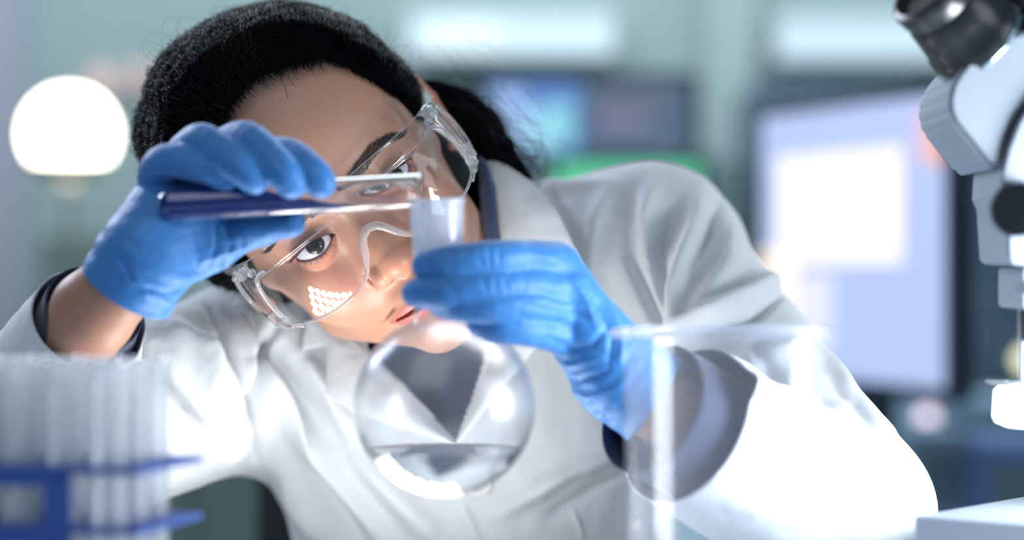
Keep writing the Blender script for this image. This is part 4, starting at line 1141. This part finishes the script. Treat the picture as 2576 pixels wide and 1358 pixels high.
for iy in range(NY):
    for ix in range(NX):
        cx = -0.003 - PT_ * (ix + 0.5); cy = 0.004 + PT_ * (iy + 0.5)
        loc = RC + E1 * cx + E2 * cy + np.array([0, 0, 0.0042]); ht = rngt.uniform(-0.0012, 0.0012)
        if proto is None: o = lathe('empty_test_tube', [(max(r, .0002), z) for r, z in tube_prof(8.9, 150, 1.2, 1.1)], rack_glass, loc, 48); proto = o
        else: o = proto.copy(); C.objects.link(o)
        o.location = loc; o.rotation_euler = (rngt.uniform(-.012, .012), rngt.uniform(-.012, .012), rngt.uniform(0, 6))
        tag(o, 'empty glass test tube in the blue rack, %s row, %s' % (('front', 'middle', 'back')[iy], ('at the right end', 'second from the right end', 'third from the right end', 'fourth from the right end', 'fifth from the right end', 'at the far left end')[ix]), 'test tube', 'empty test tubes in the blue rack')
# ---------------------------------------------------------------- microscope at the right edge
white_m = mat('microscope_enamel', (0.30, 0.35, 0.42), 0.35, Coat_Weight=0.2)
black_m = mat('microscope_black', (0.006, 0.008, 0.012), 0.28)
MD = 1.20
scope = empty('microscope', tuple(P(2560, 679, MD) * [1, 1, 0] + [0, 0, TB])); tag(scope, 'pale grey stereo microscope with black eyepieces at the right edge', 'microscope')
def turned(name, a, b, prof, m, parent=scope, n=64):
    """solid of revolution between two points; prof (t along, radius mm)"""
    a = np.array(a); b = np.array(b); d = b - a; Lg = np.linalg.norm(d); R = axis_rot(d / Lg)
    V = []; 
    for t, r in prof:
        for j in range(n): V.append(a + R @ np.array([r / 1000 * math.cos(2 * math.pi * j / n), r / 1000 * math.sin(2 * math.pi * j / n), t * Lg]))
    k = len(prof)
    F = [(i * n + j, i * n + (j + 1) % n, (i + 1) * n + (j + 1) % n, (i + 1) * n + j) for i in range(k - 1) for j in range(n)] + [tuple(range(n))[::-1], tuple(range((k - 1) * n, k * n))]
    o = new_mesh_obj(name, np.array(V), F, m); 
    es = o.modifiers.new('edge', 'EDGE_SPLIT'); es.split_angle = math.radians(40)
    put(parent, o); return o
def eyep(off):
    a = P(2480 + off[0], 130 + off[1], MD + off[2]); b = P(2335 + off[0], -25 + off[1], MD + off[2] - 0.02)
    o = turned('eyepiece', a, b, [(-0.15, 27), (0.0, 27), (0.06, 26), (0.08, 24.5), (0.13, 24.5), (0.14, 26.5), (0.30, 26.5), (0.34, 25), (0.55, 23.5), (0.72, 22.5), (0.78, 21), (0.84, 22), (1.0, 22.5), (1.03, 22), (1.05, 19), (1.02, 17), (0.98, 16)], black_m)
    turned('focus_ring', a * 0.86 + b * 0.14, a * 0.80 + b * 0.20, [(0, 26.8), (0.3, 27.4), (0.7, 27.4), (1, 26.8)], mat('ring_metal', (0.25, 0.35, 0.42), 0.2, Metallic=1.0), o)
    return o
eyep((0, 0, 0)); eyep((205, -40, 0.05))
def slab(name, poly, d0, d1, m, parent=scope, bev=0.004):
    """prism with a profile seen from the bench, real thickness in depth"""
    mid = (d0 + d1) / 2; pts = [P(x, y, mid) for x, y in poly]; bm = bmesh.new()
    fr = [bm.verts.new((p[0], d0, p[2])) for p in pts]; bk_ = [bm.verts.new((p[0], d1, p[2])) for p in pts]; n = len(pts)
    bm.faces.new(fr); bm.faces.new(bk_[::-1])
    for i in range(n): bm.faces.new((fr[i], bk_[i], bk_[(i + 1) % n], fr[(i + 1) % n]))
    bmesh.ops.recalc_face_normals(bm, faces=bm.faces)
    if bev: bmesh.ops.bevel(bm, geom=bm.edges[:], offset=bev, segments=4, affect='EDGES', clamp_overlap=True)
    V = np.array([v.co[:] for v in bm.verts]); 
    for i, v in enumerate(bm.verts): v.index = i
    F = [tuple(v.index for v in f.verts) for f in bm.faces]; bm.free()
    o = new_mesh_obj(name, V, F, m, smooth=False); put(parent, o); return o
head_poly = [(2388, 178), (2420, 145), (2470, 115), (2530, 98), (2600, 96), (2700, 120), (2760, 200), (2700, 300), (2640, 262), (2585, 240), (2540, 262), (2505, 310), (2482, 365), (2474, 415), (2470, 438), (2440, 425), (2360, 325), (2348, 296), (2346, 262), (2356, 225)]
slab('binocular_head', head_poly, 1.175, 1.265, white_m, bev=0.0035)
slab('joint_cover', [(2560, 258), (2520, 310), (2492, 370), (2482, 430), (2500, 440), (2540, 400), (2580, 300)], 1.180, 1.250, black_m, bev=0.002)
slab('zoom_body', [(2600, 236), (2560, 262), (2524, 320), (2500, 380), (2484, 440), (2480, 505), (2492, 516), (2500, 655), (2506, 664), (2540, 668), (2760, 668), (2800, 300), (2700, 236)], 1.170, 1.245, white_m, bev=0.003)
turned('zoom_knob', P(2562, 526, 1.172), P(2562, 526, 1.135), [(0, 13.5), (0.1, 14.2), (0.85, 14.2), (1, 13.2), (1.0, 0.1)], black_m)
slab('objective_mount', [(2546, 672), (2700, 672), (2700, 778), (2546, 776), (2541, 770), (2541, 680)], 1.18, 1.24, white_m, bev=0.002)
slab('mount_neck', [(2560, 664), (2700, 664), (2700, 676), (2560, 676)], 1.185, 1.235, black_m, bev=0.001)
turned('mount_screw', P(2572, 724, 1.181), P(2572, 724, 1.172), [(0, 4.2), (0.8, 4.2), (1, 3.6), (1, 0.1)], mat('screw_metal', (0.35, 0.42, 0.5), 0.3, Metallic=0.9))
turned('objective', P(2640, 770, 1.21), P(2640, 860, 1.21), [(0, 14), (0.2, 16), (0.9, 15), (1, 13), (1, .1)], black_m)
# illuminated stage: the lamp drum, clip and stand
lampm = bpy.data.materials.new('stage_lamp_glow'); lampm.use_nodes = True; bb = lampm.node_tree.nodes['Principled BSDF']
bb.inputs['Base Color'].default_value = (0.8, 0.85, 0.9, 1); bb.inputs['Emission Color'].default_value = (0.93, 0.96, 1, 1); bb.inputs['Emission Strength'].default_value = 2.6
turned('stage_lamp', P(2625, 1075, 1.215), P(2625, 965, 1.215), [(0, 14), (0.02, 20), (0.12, 25.5), (0.25, 26.8), (0.85, 26), (1, 22), (1, .1)], lampm)
turned('lamp_post', P(2571, 962, 1.215), P(2571, 700, 1.215), [(0, 2.2), (1, 2.2)], white_m, n=16)
slab('stage_clip', [(2482, 956), (2530, 958), (2600, 955), (2600, 970), (2530, 970), (2484, 968)], 1.205, 1.217, mat('clip_metal', (0.6, 0.65, 0.7), 0.25, Metallic=1), bev=0.0008)
slab('clip_arm', [(2530, 959), (2620, 959), (2620, 968), (2530, 968)], 1.207, 1.215, black_m, bev=0.0005)
bz = H - (1297 - 679) * 1.20 / FPX - TB
FO = P(2300, 679, 1.20) * [1, 1, 0] + [0, 0, TB]; a_ = math.radians(38)
f1, f2 = np.array([math.cos(a_), -math.sin(a_), 0]), np.array([math.sin(a_), math.cos(a_), 0])
foot = rbox('foot', 0, 0.22, 0, 0.20, 0, bz, white_m, scope, 0.002, FO, f1, f2)
rbox('foot_panel', 0.018, 0.20, -0.0012, 0.001, 0.003, bz - 0.014, black_m, foot, 0.0004, FO, f1, f2)
WX, WYv = np.array([1., 0, 0]), np.array([0, 1., 0]); Z0 = np.array([0, 0, TB])
rbox('stand_column', 0.350, 0.382, 1.215, 1.250, bz - 0.004, 0.40, white_m, scope, 0.004, Z0, WX, WYv)
rbox('focus_arm', 0.29, 0.366, 1.222, 1.243, 0.25, 0.285, white_m, scope, 0.004, Z0, WX, WYv)
rbox('lamp_bracket', 0.29, 0.366, 1.222, 1.243, H - (1060 - 679) * 1.215 / FPX - TB, H - (1030 - 679) * 1.215 / FPX - TB, white_m, scope, 0.003, Z0, WX, WYv)

# ---------------------------------------------------------------- bench
bench = empty('lab_bench', (0, 0.9, 0)); tag(bench, 'white-topped laboratory bench the glassware stands on', 'bench')
top_m = mat('bench_top', (0.62, 0.66, 0.70), 0.3); add_noise(top_m, 40, 0.3, (0.55, 0.6, 0.65), bump=0.03)
leg_m = mat('bench_leg_steel', (0.35, 0.37, 0.4), 0.4, Metallic=0.8)
I = np.array([1., 0, 0]); J = np.array([0, 1., 0]); O0 = np.zeros(3)
def wbox(name, x0, x1, y0, y1, z0, z1, m, parent=None, bev=0.003): return rbox(name, x0, x1, y0, y1, z0, z1, m, parent, bev, O0, I, J)
wbox('worktop', -0.9, 0.9, 0.55, 1.36, TB - 0.03, TB, top_m, bench)
for x in (-0.85, 0.85):
    for y in (0.6, 1.32): wbox('leg', x - .02, x + .02, y - .02, y + .02, 0, TB - 0.03, leg_m, bench)

# ---------------------------------------------------------------- room and the blurred laboratory behind
def structure(o): o['kind'] = 'structure'; return o
wall_m = mat('wall_paint', (0.36, 0.47, 0.48), 0.8); add_noise(wall_m, 2, 0.5, (0.27, 0.37, 0.39))
floor_m = mat('floor_vinyl', (0.16, 0.20, 0.24), 0.35); add_noise(floor_m, 5, 0.5, (0.13, 0.17, 0.21))
ceil_m = mat('ceiling_paint', (0.55, 0.60, 0.62), 0.9)
WY = 4.7
structure(wbox('floor', -3.0, 3.0, -1.5, WY, -0.06, 0, floor_m, bev=0)); structure(wbox('wall_back', -3.0, 3.0, WY, WY + .1, 0, 2.9, wall_m, bev=0))
structure(wbox('wall_left', -3.1, -3.0, -1.5, WY, 0, 2.9, wall_m, bev=0)); structure(wbox('wall_right', 3.0, 3.1, -1.5, WY, 0, 2.9, wall_m, bev=0))
structure(wbox('ceiling', -3.0, 3.0, 1.9, WY, 2.9, 2.96, ceil_m, bev=0))
def at(px, d): return (px - 1288) * d / FPX
def zz(py, d): return H - (py - 679) * d / FPX
def emit(name, col, s):
    m = bpy.data.materials.new(name); m.use_nodes = True; b = m.node_tree.nodes['Principled BSDF']
    b.inputs['Base Color'].default_value = (*[c * 0.3 for c in col], 1); b.inputs['Emission Color'].default_value = (*col, 1); b.inputs['Emission Strength'].default_value = s; b.inputs['Roughness'].default_value = 0.4
    return m
structure(wbox('trim_1', at(1775, 4.66), at(1900, 4.66), WY - .05, WY, 0, 2.9, mat('pilaster_paint', (0.42, 0.53, 0.53), 0.7)))
structure(wbox('trim_2', at(-200, 4.66), at(55, 4.66), WY - .05, WY, 0, 2.9, mat('door_frame_paint', (0.40, 0.42, 0.52), 0.7)))
dk = mat('dark_panel', (0.10, 0.17, 0.20), 0.7)  # even dark colour of the instrument front panels
# two lit panels high on the wall
for (x0, x1, y0, y1, lab, s) in ((1030, 1540, 45, 138, 'long lit wall light behind the person, over the dark monitor', 1.0), (1960, 2480, 55, 150, 'long lit wall light at upper right behind the microscope', 0.85)):
    e_ = empty('wall_light', (at((x0 + x1) / 2, 4.5), 4.6, zz((y0 + y1) / 2, 4.5))); tag(e_, lab, 'light', 'wall lights high on the back wall')
    wbox('housing', at(x0 - 10, 4.6), at(x1 + 10, 4.6), 4.61, WY, zz(y1 + 12, 4.6), zz(y0 - 12, 4.6), ceil_m, e_)
    wbox('diffuser', at(x0, 4.6), at(x1, 4.6), 4.595, 4.612, zz(y1, 4.6), zz(y0, 4.6), emit('light_diffuser', (0.62, 0.80, 0.90), s), e_)
    if x0 < 1500: wbox('bright_tube', at(1085, 4.6), at(1250, 4.6), 4.575, 4.59, zz(130, 4.6), zz(60, 4.6), emit('light_tube', (0.8, 0.95, 1.0), 1.0), e_, 0.01)
# computer monitors
bezel = mat('monitor_bezel', (0.012, 0.022, 0.045), 0.5)
def screen_mat(name, stops, vert=False, s=1.0):
    m = bpy.data.materials.new(name); m.use_nodes = True; N, L = m.node_tree.nodes, m.node_tree.links; b = N['Principled BSDF']
    return m
def monitor(label, x0, x1, y0, y1, d, yaw, col, s, extras, stand=True):
    cx = (x0 + x1) / 2; w = (x1 - x0) / 2 * d / FPX / math.cos(yaw); c = P(cx, (y0 + y1) / 2, d); hh = (y1 - y0) / 2 * d / FPX
    e = empty('computer_monitor', (c[0], c[1], 0.75)); tag(e, label, 'monitor')
    e1 = np.array([math.cos(yaw), math.sin(yaw), 0]); e2 = np.array([-math.sin(yaw), math.cos(yaw), 0])
    rbox('bezel', -w - .015, w + .015, 0.0, 0.03, -hh - .015, hh + .015, bezel, e, 0.004, c, e1, e2)
    scr = rbox('screen', -w, w, -0.002, 0.002, -hh, hh, emit('screen_glow', col, s), e, 0.0, c, e1, e2)
    for (u0, u1, v0, v1, cc, ss) in extras:
        rbox('screen_window_or_glow', -w + 2 * w * u0, -w + 2 * w * u1, -0.005, -0.002, hh - 2 * hh * v1, hh - 2 * hh * v0, emit('screen_patch', cc, ss), scr, 0.0, c, e1, e2)
    if stand:
        rbox('stand', -0.03, 0.03, 0.03, 0.05, 0.75 - c[2], -hh + 0.05, bezel, e, 0.004, c, e1, e2)
        rbox('stand_foot', -0.12, 0.12, -0.07, 0.09, 0.75 - c[2], 0.765 - c[2], bezel, e, 0.004, c, e1, e2)
    return e
def blob_m(name, col, s): return emit(name, col, s)
mon = monitor('dark monitor behind the person showing a glowing blue and cyan picture', 1215, 1735, 205, 395, 3.75, 0.0, (0.07, 0.125, 0.19), 1.0,
  [(0.02, 0.47, 0.02, 0.98, (0.10, 0.22, 0.55), 1.0), (0.03, 0.20, 0.12, 0.9, (0.55, 0.75, 0.95), 1.0), (0.18, 0.33, 0.40, 0.95, (0.55, 0.95, 0.95), 1.0), (0.30, 0.44, 0.28, 0.85, (0.35, 0.80, 0.72), 1.0),
   (0.55, 0.92, 0.12, 0.16, (0.22, 0.17, 0.25), 1.0), (0.55, 0.92, 0.30, 0.34, (0.22, 0.17, 0.27), 1.0), (0.55, 0.80, 0.42, 0.60, (0.20, 0.19, 0.30), 1.0), (0.55, 0.92, 0.72, 0.78, (0.18, 0.17, 0.30), 1.0)])
monitor('monitor with a green banner just above the raised shoulder', 1395, 1760, 410, 700, 3.45, 0.0, (0.06, 0.17, 0.17), 1.0, [(0.0, 1.0, 0.0, 0.22, (0.10, 0.60, 0.33), 1.0)])
monitor('large bright lavender monitor between the shoulder and the microscope', 1968, 2296, 268, 955, 2.75, -1.2, (0.42, 0.52, 0.80), 1.0,
  [(0.10, 0.80, 0.16, 0.58, (0.88, 0.84, 0.96), 1.05), (0.86, 0.97, 0.05, 0.22, (0.62, 0.50, 0.72), 1.0), (0.92, 1.0, 0.08, 0.24, (0.85, 0.42, 0.30), 1.0), (0.64, 0.80, 0.24, 0.5, (1.0, 0.80, 0.70), 1.0), (0.0, 0.42, 0.62, 0.9, (0.75, 0.74, 0.95), 1.0), (0.0, 0.22, 0.52, 0.80, (1.0, 0.80, 0.66), 1.1)])  # last patch paints the warm glow of a lamp near the screen
# desk for the monitors and the cabinets behind
desk = empty('computer_desk', (0.5, 3.2, 0)); tag(desk, 'long grey desk under the computer monitors', 'desk')
dk_top = mat('desk_top', (0.22, 0.33, 0.42), 0.4)
wbox('desk_top', at(1330, 3.2), at(3100, 3.2), 2.45, 4.1, 0.715, 0.75, dk_top, desk)
for x in (at(1360, 3.2), at(3060, 3.2)):
    for y in (2.5, 4.05): wbox('leg', x - .02, x + .02, y - .02, y + .02, 0, 0.715, leg_m, desk)
def cabinet(label, x0, x1, ytop, d, m, z0=0.0, doors=2, depth=0.4, ybot=None):
    e = empty('cabinet', ((at(x0, d) + at(x1, d)) / 2, d, z0)); tag(e, label, 'cabinet')
    X0, X1 = at(x0, d), at(x1, d); Z1 = zz(ytop, d); Z0 = zz(ybot, d) if ybot else z0
    wbox('body', X0, X1, d, min(d + depth, WY), Z0, Z1, m, e)
    for k in range(doors):
        a = X0 + (X1 - X0) * k / doors; b = X0 + (X1 - X0) * (k + 1) / doors
        dr = wbox('door', a + .004, b - .004, d - .018, d, Z0 + .03, Z1 - .01, m, e)
        wbox('handle', b - .05, b - .035, d - .035, d - .018, (Z0 + Z1) / 2 - .05, (Z0 + Z1) / 2 + .05, leg_m, dr)
    return e
cabinet('low dark green cabinet below the round lamp at far left', 105, 345, 592, 4.2, mat('green_cabinet', (0.15, 0.22, 0.20), 0.6), doors=1)
cabinet('grey-green cabinet glimpsed below the raised sleeve', 230, 760, 1100, 3.7, mat('sage_cabinet', (0.19, 0.28, 0.26), 0.6))
cabinet('slate blue cabinet behind the microscope', 2362, 2900, 290, 4.1, mat('slate_cabinet', (0.075, 0.125, 0.19), 0.6), z0=0.75, ybot=1000)
cabinet('dark wall panel cupboard above the lavender monitor', 1905, 2330, 205, 4.2, mat('slate_cupboard', (0.13, 0.20, 0.27), 0.6), z0=0.76, ybot=520)
cabinet('teal cupboard between the two groups of monitors', 1690, 1880, 400, 4.3, mat('teal_cupboard', (0.20, 0.30, 0.32), 0.6), z0=0.76, ybot=900, doors=1)
# low equipment on the desk at right
eq = mat('equipment_grey', (0.25, 0.38, 0.50), 0.5)
def device(label, x0, x1, y0, d, m, name='lab_instrument', cat='instrument'):
    e = empty(name, ((at(x0, d) + at(x1, d)) / 2, d, 0.75)); tag(e, label, cat)
    wbox('housing', at(x0, d), at(x1, d), d, d + .2, 0.75, zz(y0, d), m, e, 0.01); wbox('front_panel', at(x0 + 25, d), at(x1 - 25, d), d - .004, d, 0.75 + 0.35 * (zz(y0, d) - .75), 0.75 + 0.8 * (zz(y0, d) - .75), dk, e, 0.003)
device('low blue-grey instrument on the desk behind the elbow', 2290, 2440, 1085, 2.9, mat('instr_a', (0.17, 0.28, 0.40), 0.5))
device('squat blue instrument beneath the microscope lamp', 2470, 2760, 1110, 2.8, mat('instr_b', (0.10, 0.19, 0.42), 0.5))
device('pale instrument on the desk below the lavender monitor', 2300, 2720, 1000, 3.6, eq)
# office chair, black, behind the coat hem
ch = empty('office_chair', (at(700, 2.3), 2.3, 0)); tag(ch, 'black office chair half hidden behind the white coat', 'chair')
ck = mat('chair_black', (0.004, 0.008, 0.012), 0.7)
wbox('backrest', at(642, 2.2), at(1010, 2.2), 2.2, 2.26, 0.45, zz(1100, 2.2), ck, ch, 0.012); wbox('seat', at(650, 2.2), at(1010, 2.2), 2.2, 2.62, 0.40, 0.46, ck, ch, 0.02)
wbox('post', at(810, 2.2) - .02, at(810, 2.2) + .02, 2.38, 2.42, 0.08, 0.40, leg_m, ch)
for k in range(5):
    a = 2 * math.pi * k / 5; c0 = np.array([at(810, 2.2), 2.4, 0.0])
    rbox('leg', 0.0, 0.24, -.018, .018, 0.05, 0.08, ck, ch, 0.004, c0, np.array([math.cos(a), math.sin(a), 0]), np.array([-math.sin(a), math.cos(a), 0]))
# globe lamp at the left
gl = empty('globe_lamp', (at(175, 3.5), 3.5, zz(600, 3.5))); tag(gl, 'round glowing globe lamp at far left', 'lamp')
def ball(name, px, py, d, r, m, parent, z0=-1.0, z1=1.0):
    n = 32; pr = [(max(1e-5, r * math.sqrt(max(0, 1 - t * t))), r * t) for t in np.linspace(z0, z1, 24)]
    o = lathe(name, [(a * 1000, b * 1000) for a, b in pr], m, None, n); c = P(px, py, d); o.location = c
    if parent: put(parent, o)
    return o
ball('globe', 175, 337, 3.5, 0.069, emit('globe_glow', (1.0, 0.93, 0.78), 9.0), gl, -0.55, 1.0)
ball('collar', 175, 345, 3.5, 0.0695, mat('lamp_collar', (0.85, 0.75, 0.58), 0.5), gl, -0.97, -0.56)
turned('lamp_stem', P(175, 450, 3.5), np.array([at(175, 3.5), 3.5, 0.02]), [(0, 6), (1, 6)], mat('lamp_stem_metal', (0.4, 0.45, 0.45), 0.5), gl, 16)
turned('lamp_foot', np.array([at(175, 3.5), 3.5, 0.0]), np.array([at(175, 3.5), 3.5, 0.025]), [(0, 120), (0.6, 120), (1, 100), (1, 1)], mat('lamp_foot_metal', (0.4, 0.45, 0.45), 0.5), gl, 32)
# small indicator lamps that blur into discs
def small_lamp(px, py, d, r, col, s, lab):
    o = ball('indicator_lamp', px, py, d, r, emit('indicator_glow', col, s), None); tag(o, lab, 'light', 'small lamps in the blurred background'); return o
small_lamp(2411, 755, 4.07, .017, (1.0, 0.92, 0.72), 3.0, 'pale yellow out-of-focus lamp, upper of two beside the microscope arm')
small_lamp(2412, 984, 4.07, .017, (0.85, 0.90, 0.62), 2.4, 'greenish-yellow out-of-focus lamp, lower of two beside the microscope')
small_lamp(2333, 1050, 3.585, .013, (0.95, 0.75, 0.85), 2.2, 'small pink out-of-focus lamp just above the desk')
small_lamp(2285, 1032, 4.685, .014, (0.55, 0.60, 0.45), 1.8, 'dim olive out-of-focus lamp next to the elbow')
small_lamp(2418, 850, 4.07, .017, (0.55, 0.50, 0.85), 2.0, 'lavender out-of-focus lamp between the two yellow ones')
small_lamp(2585, 905, 4.07, .017, (1.0, 0.95, 0.6), 2.4, 'yellow out-of-focus lamp behind the microscope post')
small_lamp(255, 205, 4.68, .026, (0.62, 0.42, 0.40), 1.2, 'dim pinkish lamp above the globe lamp, nearer the left')
small_lamp(355, 195, 4.68, .026, (0.62, 0.42, 0.40), 1.0, 'dim pinkish lamp above the globe lamp, next to the dark hair')
